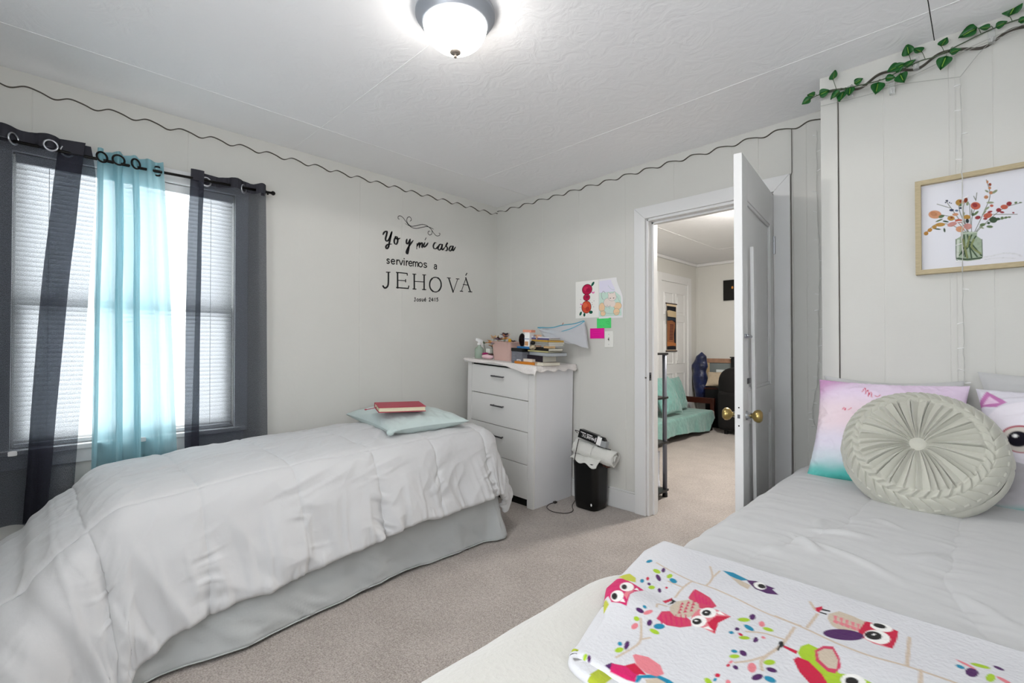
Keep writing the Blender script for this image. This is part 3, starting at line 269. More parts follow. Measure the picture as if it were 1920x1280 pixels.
LETTERS=[('scroll_ornament',0.006,1,[(-1.025,2.136),(-1.038,2.139),(-1.037,2.155),(-1.021,2.163),(-0.998,2.156),(-0.972,2.132),(-0.947,2.108),(-0.914,2.093),(-0.872,2.093),(-0.82,2.111),(-0.776,2.125),(-0.741,2.122),(-0.707,2.115)]),('scroll_ornament',0.006,1,[(-0.935,2.139),(-0.924,2.145),(-0.922,2.16),(-0.935,2.171),(-0.954,2.163),(-0.962,2.138),(-0.949,2.114),(-0.922,2.102),(-0.88,2.112),(-0.82,2.134),(-0.776,2.132),(-0.741,2.116),(-0.725,2.097),(-0.728,2.074),(-0.748,2.062),(-0.764,2.072),(-0.759,2.09),(-0.741,2.093)]),('scroll_ornament',0.004,1,[(-0.98,2.114),(-0.955,2.105),(-0.935,2.102)]),('scroll_ornament',0.006,1,[(-0.734,2.112),(-0.709,2.085),(-0.682,2.067),(-0.654,2.073),(-0.645,2.09),(-0.659,2.093)]),('word_yo',0.0122,1,[(-1.168,1.992),(-1.155,2.015),(-1.134,2.025),(-1.136,2.002),(-1.145,1.966),(-1.135,1.951),(-1.116,1.969),(-1.099,2.008),(-1.09,2.033)]),('word_yo',0.0122,1,[(-1.09,2.033),(-1.103,1.987),(-1.112,1.947),(-1.121,1.91),(-1.134,1.895),(-1.142,1.907),(-1.128,1.927),(-1.09,1.937)]),('word_yo',0.0122,1,[(-1.058,1.996),(-1.071,1.969),(-1.068,1.946),(-1.054,1.941),(-1.042,1.965),(-1.046,1.994),(-1.058,1.998),(-1.06,1.987),(-1.043,1.981),(-1.019,1.994)]),('word_y',0.0122,1,[(-0.958,1.998),(-0.965,1.974),(-0.96,1.958),(-0.944,1.972),(-0.929,2.003)]),('word_y',0.0122,1,[(-0.929,2.003),(-0.938,1.96),(-0.947,1.909),(-0.955,1.882),(-0.965,1.891),(-0.955,1.919),(-0.93,1.958),(-0.902,1.995)]),('word_mi',0.0122,1,[(-0.868,1.977),(-0.871,1.929)]),('word_mi',0.0122,1,[(-0.871,1.949),(-0.856,1.974),(-0.844,1.982),(-0.846,1.941)]),('word_mi',0.0122,1,[(-0.846,1.96),(-0.83,1.983),(-0.818,1.985),(-0.821,1.953),(-0.811,1.952)]),('word_mi',0.0122,1,[(-0.792,1.997),(-0.806,1.966),(-0.799,1.957),(-0.778,1.976),(-0.762,1.998)]),('word_casa',0.0122,1,[(-0.794,2.012),(-0.781,2.036)]),('word_casa',0.0122,1,[(-0.679,2.009),(-0.698,2.006),(-0.712,1.979),(-0.703,1.959),(-0.681,1.964),(-0.661,1.988)]),('word_casa',0.0122,1,[(-0.626,2.007),(-0.65,1.998),(-0.665,1.966),(-0.652,1.954),(-0.631,1.976),(-0.622,2.007),(-0.627,1.97),(-0.618,1.961),(-0.597,1.984)]),('word_casa',0.0122,1,[(-0.597,1.982),(-0.567,2.028),(-0.582,2.003),(-0.569,1.982),(-0.578,1.961),(-0.597,1.959)]),('word_casa',0.0122,1,[(-0.513,2.008),(-0.538,2.0),(-0.552,1.972),(-0.539,1.963),(-0.521,1.983),(-0.509,2.009),(-0.517,1.977),(-0.507,1.972),(-0.482,2.007)]),('word_serviremos',0.0088,1,[(-1.113,1.816),(-1.123,1.82),(-1.132,1.813),(-1.128,1.805),(-1.117,1.801),(-1.113,1.794),(-1.123,1.786),(-1.133,1.79)]),('word_serviremos',0.0088,1,[(-1.095,1.805),(-1.069,1.807),(-1.072,1.819),(-1.082,1.822),(-1.094,1.815),(-1.097,1.802),(-1.09,1.79),(-1.079,1.787),(-1.068,1.793)]),('word_serviremos',0.0088,0,[(-1.049,1.823),(-1.049,1.788)]),('word_serviremos',0.0088,1,[(-1.049,1.809),(-1.042,1.821),(-1.034,1.822)]),('word_serviremos',0.0088,0,[(-1.029,1.824),(-1.012,1.789)]),('word_serviremos',0.0088,0,[(-1.012,1.789),(-0.996,1.825)]),('word_serviremos',0.0088,0,[(-0.984,1.825),(-0.984,1.79)]),('word_serviremos',0.0088,0,[(-0.984,1.838),(-0.984,1.842)]),('word_serviremos',0.0088,0,[(-0.965,1.826),(-0.965,1.79)]),('word_serviremos',0.0088,1,[(-0.965,1.812),(-0.958,1.824),(-0.95,1.824)]),('word_serviremos',0.0088,1,[(-0.941,1.81),(-0.915,1.812),(-0.918,1.824),(-0.928,1.827),(-0.94,1.819),(-0.943,1.807),(-0.936,1.794),(-0.925,1.791),(-0.914,1.797)]),('word_serviremos',0.0088,0,[(-0.903,1.828),(-0.903,1.792)]),('word_serviremos',0.0088,1,[(-0.903,1.817),(-0.893,1.828),(-0.882,1.821),(-0.882,1.792)]),('word_serviremos',0.0088,1,[(-0.882,1.818),(-0.871,1.829),(-0.86,1.822),(-0.86,1.793)]),('word_serviremos',0.0088,1,[(-0.835,1.83),(-0.85,1.82),(-0.85,1.802),(-0.835,1.794),(-0.82,1.803),(-0.82,1.821),(-0.835,1.83)]),('word_serviremos',0.0088,1,[(-0.777,1.827),(-0.79,1.831),(-0.802,1.824),(-0.796,1.815),(-0.782,1.811),(-0.776,1.803),(-0.79,1.795),(-0.804,1.799)]),('word_a',0.0088,1,[(-0.702,1.824),(-0.691,1.83),(-0.68,1.825),(-0.68,1.81),(-0.68,1.795)]),('word_a',0.0088,1,[(-0.68,1.816),(-0.695,1.814),(-0.703,1.804),(-0.696,1.794),(-0.686,1.797),(-0.68,1.804)]),('word_jehova',0.0135,1,[(-1.12,1.72),(-1.121,1.637),(-1.131,1.61),(-1.15,1.6),(-1.163,1.611)]),('word_jehova',0.0066,0,[(-1.139,1.719),(-1.105,1.722)]),('word_jehova',0.01056,0,[(-1.166,1.615),(-1.158,1.602)]),('word_jehova',0.0135,0,[(-1.042,1.724),(-1.041,1.609)]),('word_jehova',0.00858,0,[(-1.053,1.727),(-0.958,1.729)]),('word_jehova',0.00924,0,[(-0.958,1.73),(-0.956,1.715)]),('word_jehova',0.0066,0,[(-1.042,1.668),(-0.971,1.671)]),('word_jehova',0.00792,0,[(-0.971,1.682),(-0.971,1.661)]),('word_jehova',0.00924,0,[(-1.051,1.612),(-0.947,1.614)]),('word_jehova',0.00924,0,[(-0.947,1.614),(-0.942,1.634)]),('word_jehova',0.0135,0,[(-0.893,1.73),(-0.892,1.614)]),('word_jehova',0.0135,0,[(-0.8,1.733),(-0.8,1.617)]),('word_jehova',0.0066,0,[(-0.893,1.674),(-0.8,1.679)]),('word_jehova',0.0066,0,[(-0.908,1.73),(-0.876,1.732)]),('word_jehova',0.0066,0,[(-0.816,1.734),(-0.784,1.736)]),('word_jehova',0.00792,0,[(-0.906,1.614),(-0.875,1.615)]),('word_jehova',0.00792,0,[(-0.817,1.617),(-0.782,1.619)]),('word_jehova',0.0135,1,[(-0.714,1.611),(-0.727,1.619),(-0.737,1.629),(-0.744,1.642),(-0.747,1.657),(-0.746,1.673),(-0.742,1.688),(-0.734,1.702),(-0.723,1.713)]),('word_jehova',0.0135,1,[(-0.666,1.724),(-0.653,1.717),(-0.643,1.706),(-0.636,1.693),(-0.633,1.678),(-0.633,1.662),(-0.638,1.647),(-0.646,1.633),(-0.657,1.621)]),('word_jehova',0.00858,1,[(-0.657,1.621),(-0.67,1.613),(-0.685,1.608),(-0.7,1.608),(-0.714,1.611)]),('word_jehova',0.00858,1,[(-0.723,1.713),(-0.71,1.722),(-0.695,1.726),(-0.68,1.727),(-0.666,1.724)]),('word_jehova',0.0135,0,[(-0.555,1.734),(-0.509,1.621)]),('word_jehova',0.0066,0,[(-0.509,1.621),(-0.46,1.736)]),('word_jehova',0.0066,0,[(-0.572,1.736),(-0.536,1.736)]),('word_jehova',0.0066,0,[(-0.478,1.736),(-0.444,1.738)]),('word_jehova',0.0066,0,[(-0.368,1.757),(-0.42,1.636)]),('word_jehova',0.0135,0,[(-0.372,1.756),(-0.32,1.64)]),('word_jehova',0.0066,0,[(-0.402,1.695),(-0.345,1.695)]),('word_jehova',0.00792,0,[(-0.435,1.636),(-0.404,1.637)]),('word_jehova',0.00792,0,[(-0.343,1.639),(-0.301,1.64)]),('word_jehova',0.00924,0,[(-0.372,1.777),(-0.359,1.797)]),('word_josue',0.006,0,[(-0.889,1.546),(-0.881,1.546)]),('word_josue',0.006,1,[(-0.884,1.546),(-0.884,1.523),(-0.889,1.519),(-0.893,1.522)]),('word_josue',0.006,1,[(-0.861,1.54),(-0.868,1.534),(-0.868,1.525),(-0.861,1.521),(-0.853,1.526),(-0.853,1.535),(-0.861,1.54)]),('word_josue',0.006,1,[(-0.831,1.539),(-0.838,1.541),(-0.844,1.537),(-0.841,1.533),(-0.834,1.531),(-0.831,1.527),(-0.838,1.522),(-0.845,1.524)]),('word_josue',0.006,1,[(-0.821,1.543),(-0.821,1.529),(-0.816,1.524),(-0.809,1.529)]),('word_josue',0.006,0,[(-0.809,1.543),(-0.809,1.524)]),('word_josue',0.006,1,[(-0.798,1.535),(-0.784,1.537),(-0.786,1.543),(-0.791,1.545),(-0.797,1.54),(-0.799,1.534),(-0.795,1.527),(-0.789,1.526),(-0.783,1.529)]),('word_josue',0.006,0,[(-0.792,1.548),(-0.786,1.554)]),('verse_number',0.006,1,[(-0.753,1.548),(-0.749,1.555),(-0.742,1.556),(-0.739,1.549),(-0.744,1.54),(-0.753,1.528)]),('verse_number',0.006,0,[(-0.753,1.528),(-0.738,1.529)]),('verse_number',0.006,0,[(-0.718,1.53),(-0.718,1.557)]),('verse_number',0.006,0,[(-0.718,1.557),(-0.73,1.538)]),('verse_number',0.006,0,[(-0.73,1.538),(-0.713,1.539)]),('verse_number',0.006,0,[(-0.705,1.535),(-0.705,1.537)]),('verse_number',0.006,0,[(-0.705,1.547),(-0.705,1.549)]),('verse_number',0.006,0,[(-0.693,1.532),(-0.693,1.559)]),('verse_number',0.006,0,[(-0.693,1.559),(-0.696,1.553)]),('verse_number',0.006,0,[(-0.664,1.561),(-0.676,1.56)]),('verse_number',0.006,0,[(-0.676,1.56),(-0.677,1.549)]),('verse_number',0.006,1,[(-0.677,1.549),(-0.67,1.551),(-0.664,1.543),(-0.672,1.534),(-0.679,1.536)])]
# =================================================================== THE SETTING
H = 2.435
RX, RY0 = 4.4, -3.6
def wall_strip(pts_x, fn, z0, z1, m, mb):
    """vertical panelled strip: pts (s, depth) profile extruded from z0 to z1"""
    P = np.zeros((len(pts_x), 2, 3))
    for i, (s, d) in enumerate(pts_x): P[i, 0] = fn(s, d, z0); P[i, 1] = fn(s, d, z1)
    mb.grid(P, m)
def groove_profile(s0, s1, grooves, w=.0022, d=.0012):
    out = [(s0, 0)]
    for g in sorted(grooves):
        if s0 + w < g < s1 - w: out += [(g - w, 0), (g - w * .3, d), (g + w * .3, d), (g + w, 0)]
    return out + [(s1, 0)]
b = MB(); b.box((-.15, RY0, -.1), (RX, 4.4, 0), CARPET); b = b.obj('floor'); tag(b, kind='structure')
# ceiling with taped seams and a smoother strip beside the left wall
b = MB()
b.box((.435, RY0, H), (RX, 0, H + .1), CEIL); b.box((-.1, RY0, H), (.435, 0, H + .1), CEIL2)
for a0, a1 in (((.432, RY0, H - .0012), (.438, 0, H)), ((.438, -.603, H - .0015), (RX, -.598, H)), ((0, -1.822, H - .0012), (1.66, -1.818, H)), ((3.02, -.598, H - .0015), (3.026, -.34, H)), ((3.02, -3.5, H - .0015), (3.026, -.598, H))): b.box(a0, a1, CEIL2)
tag(b.obj('ceiling'), kind='structure')
b = MB(); b.box((3.0215, -.9, H - .002), (3.0245, -.36, H - .0014), GAP); tag(b.obj('trim_1'), kind='structure')  # open joint in the ceiling board
b = MB(); b.box((-.1, .12, H), (RX, 4.4, H + .1), CEIL); tag(b.obj('ceiling'), kind='structure')
# left wall with the window opening
WY0, WY1, WZ0, WZ1 = -3.06, -2.15, .69, 2.06
b = MB(); fl = lambda s, d, z: (-d, s, z)
G = [-3.0, -2.385, -1.35, -1.0, -3.3]
wall_strip(groove_profile(RY0, WY0, G), fl, 0, H, WALL, b); wall_strip(groove_profile(WY1, 0, G), fl, 0, H, WALL, b)
wall_strip(groove_profile(WY0, WY1, G), fl, 0, WZ0, WALL, b); wall_strip(groove_profile(WY0, WY1, G), fl, WZ1, H, WALL, b)
b.box((-.15, RY0, 0), (-.005, WY0, H), WALL); b.box((-.15, WY1, 0), (-.005, .12, H), WALL); b.box((-.15, WY0, 0), (-.005, WY1, WZ0), WALL); b.box((-.15, WY0, WZ1), (-.005, WY1, H), WALL)
tag(b.obj('wall_left'), kind='structure')
# far wall with the doorway
DX0, DX1, DZ = 1.51, 2.31, 2.045
b = MB(); ff = lambda s, d, z: (s, d, z)
G = [.18, .55, .93, 1.34, 1.71, 2.08, 2.23, 2.41, 2.475]
for a0, a1, z0, z1 in ((0, DX0, 0, H), (DX1, 2.75, 0, H), (DX0, DX1, DZ, H)): wall_strip(groove_profile(a0, a1, G)[::-1], ff, z0, z1, WALL, b)
b.box((0, .004, 0), (DX0, .12, H), WALL); b.box((DX1, .004, 0), (RX, .12, H), WALL); b.box((DX0, .004, DZ), (DX1, .12, H), WALL)
tag(b.obj('wall_far'), kind='structure')
# closet wall that stands forward on the right
b = MB(); fn_ = lambda s, d, z: (s, -.34 + d, z)
wall_strip(groove_profile(2.622, RX, [2.851, 3.065, 3.085, 3.192, 3.40, 3.60, 3.75, 4.0])[::-1], fn_, 0, H, WALL, b)
b.box((2.622, -.336, 0), (RX, .004, H), WALL); tag(b.obj('wall_closet'), kind='structure')
b = MB(); b.box((2.615, -.352, 0), (2.682, -.32, H - .1), WALL); b.box((2.682, -.3445, 0), (2.6855, -.338, H - .1), TRIM_EDGE); tag(b.obj('trim_2', bevel=.002), kind='structure')  # dark strip paints the shaded gap beside the corner board
# right and back walls, unseen, with openings for the added fill windows
b = MB()
BY0, BY1, BZ0, BZ1 = -3.35, -2.72, .9, 2.1
for a0, a1 in (((RX, RY0, 0), (RX + .12, BY0, H)), ((RX, BY1, 0), (RX + .12, .12, H)), ((RX, BY0, 0), (RX + .12, BY1, BZ0)), ((RX, BY0, BZ1), (RX + .12, BY1, H))): b.box(a0, a1, WALL)
tag(b.obj('wall_right'), kind='structure')
b = MB(); BX0, BX1 = 1.9, 3.3
for a0, a1 in (((-.15, RY0 - .12, 0), (BX0, RY0, H)), ((BX1, RY0 - .12, 0), (RX + .1, RY0, H)), ((BX0, RY0 - .12, 0), (BX1, RY0, BZ0)), ((BX0, RY0 - .12, BZ1), (BX1, RY0, H))): b.box(a0, a1, WALL)
tag(b.obj('wall_back'), kind='structure')
# wavy cut valance boards under the ceiling
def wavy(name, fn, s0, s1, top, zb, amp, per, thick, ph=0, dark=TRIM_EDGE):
    n = int(abs(s1 - s0) / .006); b = MB(); S = np.linspace(s0, s1, n)
    zz = zb(S) + amp * (np.sin(2 * pi * (S - ph) / per) + .18 * np.sin(4 * pi * (S - ph) / per + .6)) + .002 * vn(S * 5, S * 0, 4)
    P = np.zeros((n, 5, 3))
    for i in range(n):
        P[i, 0] = fn(S[i], thick, top); P[i, 1] = fn(S[i], thick, zz[i] + .0035); P[i, 2] = fn(S[i], thick - .001, zz[i] + .002)
    b.grid(P[:, :2], WALL, flip=True)
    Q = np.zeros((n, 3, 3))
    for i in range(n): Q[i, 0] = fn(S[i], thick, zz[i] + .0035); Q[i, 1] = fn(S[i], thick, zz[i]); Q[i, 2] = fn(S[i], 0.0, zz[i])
    b.grid(Q, dark, flip=True); return tag(b.obj(name), kind='structure')  # dark lower edge: raw board underside with its shadow line painted in
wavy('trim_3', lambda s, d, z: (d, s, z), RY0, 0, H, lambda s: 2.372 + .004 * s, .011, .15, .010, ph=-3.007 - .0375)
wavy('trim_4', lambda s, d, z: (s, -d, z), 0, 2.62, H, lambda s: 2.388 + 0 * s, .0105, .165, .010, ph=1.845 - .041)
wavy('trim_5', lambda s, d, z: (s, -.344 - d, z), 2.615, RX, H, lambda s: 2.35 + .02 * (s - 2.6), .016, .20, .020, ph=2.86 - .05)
# baseboards
def baseboard(name, a0, a1, z=.142):
    b = MB(); b.box(a0, (a1[0], a1[1], z - .012), BASE)
    ax = 0 if abs(a1[0] - a0[0]) > abs(a1[1] - a0[1]) else 1
    c0 = list(a0); c1 = list(a1); c0[2] = z - .012
    b.box(tuple(c0), (c1[0], c1[1], z), BASE); return tag(b.obj(name, bevel=.005), kind='structure')
baseboard('baseboard_far', (0.02, -.016, 0), (1.425, 0, 0)); baseboard('baseboard_left', (0, -3.59, 0), (.016, 0, 0)); baseboard('baseboard_closet', (2.69, -.36, 0), (RX, -.341, 0))
# door casing, jamb and stop
b = MB()
T0 = -.021
# mitred flat casing
def casing(mb, xi0, xi1, zi, w, y0, y1):
    for (A, B_) in (((xi0 - w, xi0), 'l'), ((xi1, xi1 + w), 'r')):
        x0, x1 = A
        if B_ == 'l': v = [(x0, 0), (x1, 0), (x1, zi), (x0, zi + w)]
        else: v = [(x0, 0), (x1, 0), (x1, zi + w), (x0, zi)]
        mb.add([(x, y0, z) for x, z in v] + [(x, y1, z) for x, z in v], [(3, 2, 1, 0), (4, 5, 6, 7), (0, 1, 5, 4), (1, 2, 6, 5), (2, 3, 7, 6), (3, 0, 4, 7)], TRIM)
    v = [(xi0, zi + .0012), (xi1, zi + .0012), (xi1 + w - .0012, zi + w), (xi0 - w + .0012, zi + w)]
    mb.add([(x, y0, z) for x, z in v] + [(x, y1, z) for x, z in v], [(3, 2, 1, 0), (4, 5, 6, 7), (0, 1, 5, 4), (1, 2, 6, 5), (2, 3, 7, 6), (3, 0, 4, 7)], TRIM)
casing(b, DX0 - .005, DX1 + .005, DZ + .002, .083, T0, 0)
casing(b, DX0 - .005, DX1 + .005, DZ + .002, .083, .12, .141)
for x0, x1 in ((DX0 - .004, DX0 + .012), (DX1 - .012, DX1 + .004)): b.box((x0, -.004, 0), (x1, .124, DZ), TRIM)
b.box((DX0, -.004, DZ - .014), (DX1, .124, DZ + .004), TRIM)
for x0, x1 in ((DX0 + .012, DX0 + .026), (DX1 - .026, DX1 - .012)): b.box((x0, .045, 0), (x1, .085, DZ - .014), TRIM)
b.box((DX0 + .012, .045, DZ - .028), (DX1 - .012, .085, DZ - .014), TRIM)
b.tube([(2.405, -.006, 2.43), (2.405, -.006, 2.14), (2.4, -.008, 2.12), (2.402, -.008, 1.0), (2.402, -.008, 0.0)], .0022, TRIM_EDGE, n=5)
for z in (1.32, .80): b.box((DX0 + .004, -.002, z), (DX0 + .0128, .03, z + .05), TRIM)
tag(b.obj('trim_6', bevel=.0025), kind='structure')
# strike plate recess on the left jamb
b = MB(); b.box((1.509 - .006, -.0215, .945), (1.509 + .006, -.0205, .955), TRIM_EDGE); b.box((DX0 + .0115, .005, .93), (DX0 + .0135, .03, .985), DARKMET); b.box((DX0 + .0118, .01, .945), (DX0 + .0140, .024, .97), GAP)
tag(b.obj('trim_7'), kind='structure')

# ---------------- open panel door
D0 = np.array((2.312, -.012)); D1 = np.array((2.402, -.772)); dv_ = (D1 - D0) / np.linalg.norm(D1 - D0); dn_ = np.array((-dv_[1], dv_[0]))  # dn_ points to +x (face seen from the right)
LW = np.linalg.norm(D1 - D0); TH = .036
def dp(s, t, z): p = D0 + dv_ * s + dn_ * t; return (p[0], p[1], z)
door = empty('door_1', (D0[0], D0[1], 0), kind='structure')
def dbox(mb, s0, s1, t0, t1, z0, z1, m):
    v = [dp(s, t, z) for z in (z0, z1) for t in (t0, t1) for s in (s0, s1)]
    mb.add(v, [(0, 2, 3, 1), (4, 5, 7, 6), (0, 1, 5, 4), (2, 6, 7, 3), (0, 4, 6, 2), (1, 3, 7, 5)], m)
b = MB(); st = .105
dbox(b, 0, st, -TH, 0, .012, 2.03, TRIM); dbox(b, LW - st, LW, -TH, 0, .012, 2.03, TRIM)
for z0, z1 in ((.012, .22), (1.76 + .08, 2.03)): dbox(b, st, LW - st, -TH, 0, z0, z1, TRIM)
dbox(b, st, LW - st, -TH, 0, .82, .96, TRIM)
b.obj('door_frame', door, bevel=.003)
b = MB(); dbox(b, st - .01, LW - st + .01, -TH + .012, -.012, .2, .84, TRIM); dbox(b, st - .01, LW - st + .01, -TH + .012, -.012, .94, 1.86, TRIM); b.obj('door_panel', door)
b = MB()
for z0, z1 in ((.22, .82), (.96, 1.84)):
    for (s0, s1, a, c) in ((st, st + .016, z0, z1), (LW - st - .016, LW - st, z0, z1), (st, LW - st, z0, z0 + .016), (st, LW - st, z1 - .016, z1)): dbox(b, s0, s1, -.012, -.004, a, c, TRIM)
b.obj('panel_moulding', door, bevel=.003)
# loose strip of moulding hanging across the panel, slightly askew
b = MB(); v = []
for (s, z) in ((LW - .165, 1.63), (LW - .215, .30)):
    v += [dp(s, .002, z), dp(s + .024, .002, z), dp(s + .024, .016, z), dp(s, .016, z)]
b.add(v, [(0, 1, 2, 3), (7, 6, 5, 4), (0, 4, 5, 1), (1, 5, 6, 2), (2, 6, 7, 3), (3, 7, 4, 0)], TRIM); b.obj('loose_moulding', door)
b = MB(); dbox(b, LW - .14, LW - .075, .0005, .003, .995, 1.02, DARKMET); b.tube([dp(LW - .1, .012, 1.21), dp(LW - .03, .012, 1.215)], .007, CHROME, n=10); dbox(b, LW - .1, LW - .028, 0, .006, 1.203, 1.222, CHROME)
b.obj('slide_bolt', door, smooth=True)
for sgn, nm in ((1, 'knob'), (-1, 'knob')):
    b = MB(); zc, sc_ = .853, LW - .062
    t0 = 0 if sgn > 0 else -TH
    prof = [(.010, 0), (.010, .022), (.013, .026), (.024, .034), (.029, .046), (.028, .056), (.02, .064), (.0001, .067)]
    base = np.array(dp(sc_, t0, zc)); ax = np.array((dn_[0], dn_[1], 0)) * sgn; ay = np.array((0, 0, 1.)); az = np.cross(ax, ay)
    bb = MB(); bb.lathe([(.0001, 0)] + prof, BRASS, n=28); b.add([tuple(base + ax * p[2] + ay * p[0] + az * p[1]) for p in bb.v], bb.f, BRASS)
    o = b.obj('knob', door, smooth=True)
    b = MB(); bb = MB(); bb.lathe([(.0001, -.0005), (.021, -.0005), (.021, .003), (.014, .008), (.012, .02), (.0001, .02)], CHROME, n=24); b.add([tuple(base + ax * p[2] + ay * p[0] + az * p[1]) for p in bb.v], bb.f, CHROME); b.obj('rose', o, smooth=True)
b = MB(); 
v = [dp(LW + .0006, t, z) for z in (.80, .905) for t in (-TH + .007, -.007)]; b.add(v, [(0, 1, 3, 2)], TRIM)
v = [dp(LW + .0012, t, z) for z in (.845, .862) for t in (-TH + .012, -.013)]; b.add(v, [(0, 1, 3, 2)], DARKMET)
for z in (.812, .893): v = [dp(LW + .0012, t, z_) for z_ in (z - .003, z + .003) for t in (-TH + .015, -TH + .021)]; b.add(v, [(0, 1, 3, 2)], GAP)
b.obj('latch_plate', door)
for z in (.28, 1.74):
    b = MB(); b.tube([(2.318, -.026, z - .05), (2.318, -.026, z + .05)], .0065, CHROME, n=10); b.box((2.30, -.0225, z - .045), (2.345, -.0205, z + .045), TRIM); b.obj('hinge', door)

# ---------------- window behind the curtains
win = empty('window_1', (0, (WY0 + WY1) / 2, WZ0), kind='structure')
b = MB()
for a0, a1 in (((0, WY0 - .07, WZ0 - .02), (.02, WY0, WZ1 + .075)), ((0, WY1, WZ0 - .02), (.02, WY1 + .07, WZ1 + .075)), ((0, WY0 - .07, WZ1), (.022, WY1 + .07, WZ1 + .075)), ((0, WY0 - .05, WZ0 - .09), (.018, WY1 + .05, WZ0 - .02))): b.box(a0, a1, TRIM)
b.obj('window_frame', win, bevel=.003)
b = MB(); b.box((-.1, WY0 - .06, WZ0 - .022), (.045, WY1 + .06, WZ0 + .002), TRIM); b.obj('window_sill', win, bevel=.004)
b = MB(); zm = (WZ0 + WZ1) / 2
for z0, z1, x in ((WZ0 + .002, zm + .02, -.07), (zm - .02, WZ1, -.10)):
    for a0, a1 in (((x, WY0, z0), (x + .03, WY0 + .045, z1)), ((x, WY1 - .045, z0), (x + .03, WY1, z1)), ((x, WY0 + .045, z0), (x + .03, WY1 - .045, z0 + .045)), ((x, WY0 + .045, z1 - .045), (x + .03, WY1 - .045, z1))): b.box(a0, a1, TRIM)
b.obj('sash', win, bevel=.002)
b = MB(); b.quad([(-.055, WY0, WZ0), (-.055, WY1, WZ0), (-.055, WY1, zm), (-.055, WY0, zm)], GLASS); b.quad([(-.085, WY0, zm), (-.085, WY1, zm), (-.085, WY1, WZ1), (-.085, WY0, WZ1)], GLASS); b.obj('pane', win)
# unseen right wall window, added to let in fill daylight
fill_win_right = empty('fill_window_right', (RX, (BY0 + BY1) / 2, BZ0), kind='structure')
b = MB(); ym = (BY0 + BY1) / 2
for a0, a1 in (((RX - .02, BY0 - .08, BZ0 - .08), (RX, BY0, BZ1 + .08)), ((RX - .02, BY1, BZ0 - .08), (RX, BY1 + .08, BZ1 + .08)), ((RX - .02, BY0, BZ1), (RX, BY1, BZ1 + .08)), ((RX - .02, BY0, BZ0 - .08), (RX, BY1, BZ0)), ((RX + .03, ym - .02, BZ0), (RX + .06, ym + .02, BZ1))): b.box(a0, a1, TRIM)
b.obj('window_frame', fill_win_right, bevel=.003)
fill_win_back = empty('fill_window_back', ((BX0 + BX1) / 2, RY0, BZ0), kind='structure')  # unseen window behind the camera, added for fill light
b = MB()
for a0, a1 in (((BX0 - .08, RY0, BZ0 - .08), (BX0, RY0 + .02, BZ1 + .08)), ((BX1, RY0, BZ0 - .08), (BX1 + .08, RY0 + .02, BZ1 + .08)), ((BX0, RY0, BZ1), (BX1, RY0 + .02, BZ1 + .08)), ((BX0, RY0, BZ0 - .08), (BX1, RY0 + .02, BZ0)), ((BX0, RY0 - .06, (BZ0 + BZ1) / 2 - .02), (BX1, RY0 - .03, (BZ0 + BZ1) / 2 + .02))): b.box(a0, a1, TRIM)
b.obj('window_frame', fill_win_back, bevel=.003)
# blind
def two_sided(name, c, transl, transp, rough=.8):
    m = bpy.data.materials.new(name); m.use_nodes = True; nt = m.node_tree; N = nt.nodes; L = nt.links; N.remove(N['Principled BSDF']); out = N['Material Output']
    d = N.new('ShaderNodeBsdfDiffuse'); t = N.new('ShaderNodeBsdfTranslucent'); p = N.new('ShaderNodeBsdfTransparent')
    cc = srgb(c); d.inputs[0].default_value = (*cc, 1); t.inputs[0].default_value = (*cc, 1); p.inputs[0].default_value = (1, 1, 1, 1)
    m1 = N.new('ShaderNodeMixShader'); m1.inputs[0].default_value = transl; L.new(d.outputs[0], m1.inputs[1]); L.new(t.outputs[0], m1.inputs[2])
    m2 = N.new('ShaderNodeMixShader'); m2.inputs[0].default_value = transp; L.new(m1.outputs[0], m2.inputs[1]); L.new(p.outputs[0], m2.inputs[2]); L.new(m2.outputs[0], out.inputs[0])
    return m, N, L, (d, t, p, m1, m2)
BLIND = two_sided('blind_vinyl', '#f2f2f0', .56, 0)[0]
bl = empty('window_blind', (-.02, (WY0 + WY1) / 2, WZ0), 'white horizontal slat blind lowered inside the window behind the curtains', 'blind')
b = MB(); b.box((-.035, WY0 + .008, WZ1 - .045), (.0, WY1 - .008, WZ1 - .002), TRIM); b.obj('headrail', bl, bevel=.003)
b = MB(); z = WZ1 - .06
while z > WZ0 + .03:
    P = np.zeros((5, 2, 3))
    for i in range(5):
        t = (i - 2) / 2; P[i, 0] = (-.018 + .006 * t + .003 * (1 - t * t), WY0 + .01, z - .0125 * t); P[i, 1] = (P[i, 0][0], WY1 - .01, P[i, 0][2])
    b.grid(P, BLIND); z -= .0225
b.obj('slats', bl, smooth=True)
b = MB(); b.box((-.03, WY0 + .01, WZ0 + .006), (-.006, WY1 - .01, WZ0 + .024), TRIM); b.obj('bottom_rail', bl, bevel=.003)
b = MB()
for y in (WY0 + .12, (WY0 + WY1) / 2, WY1 - .12): b.tube([(-.008, y, WZ1 - .04), (-.008, y, WZ0 + .02)], .0012, TRIM, n=4)
b.obj('ladder_cord', bl)

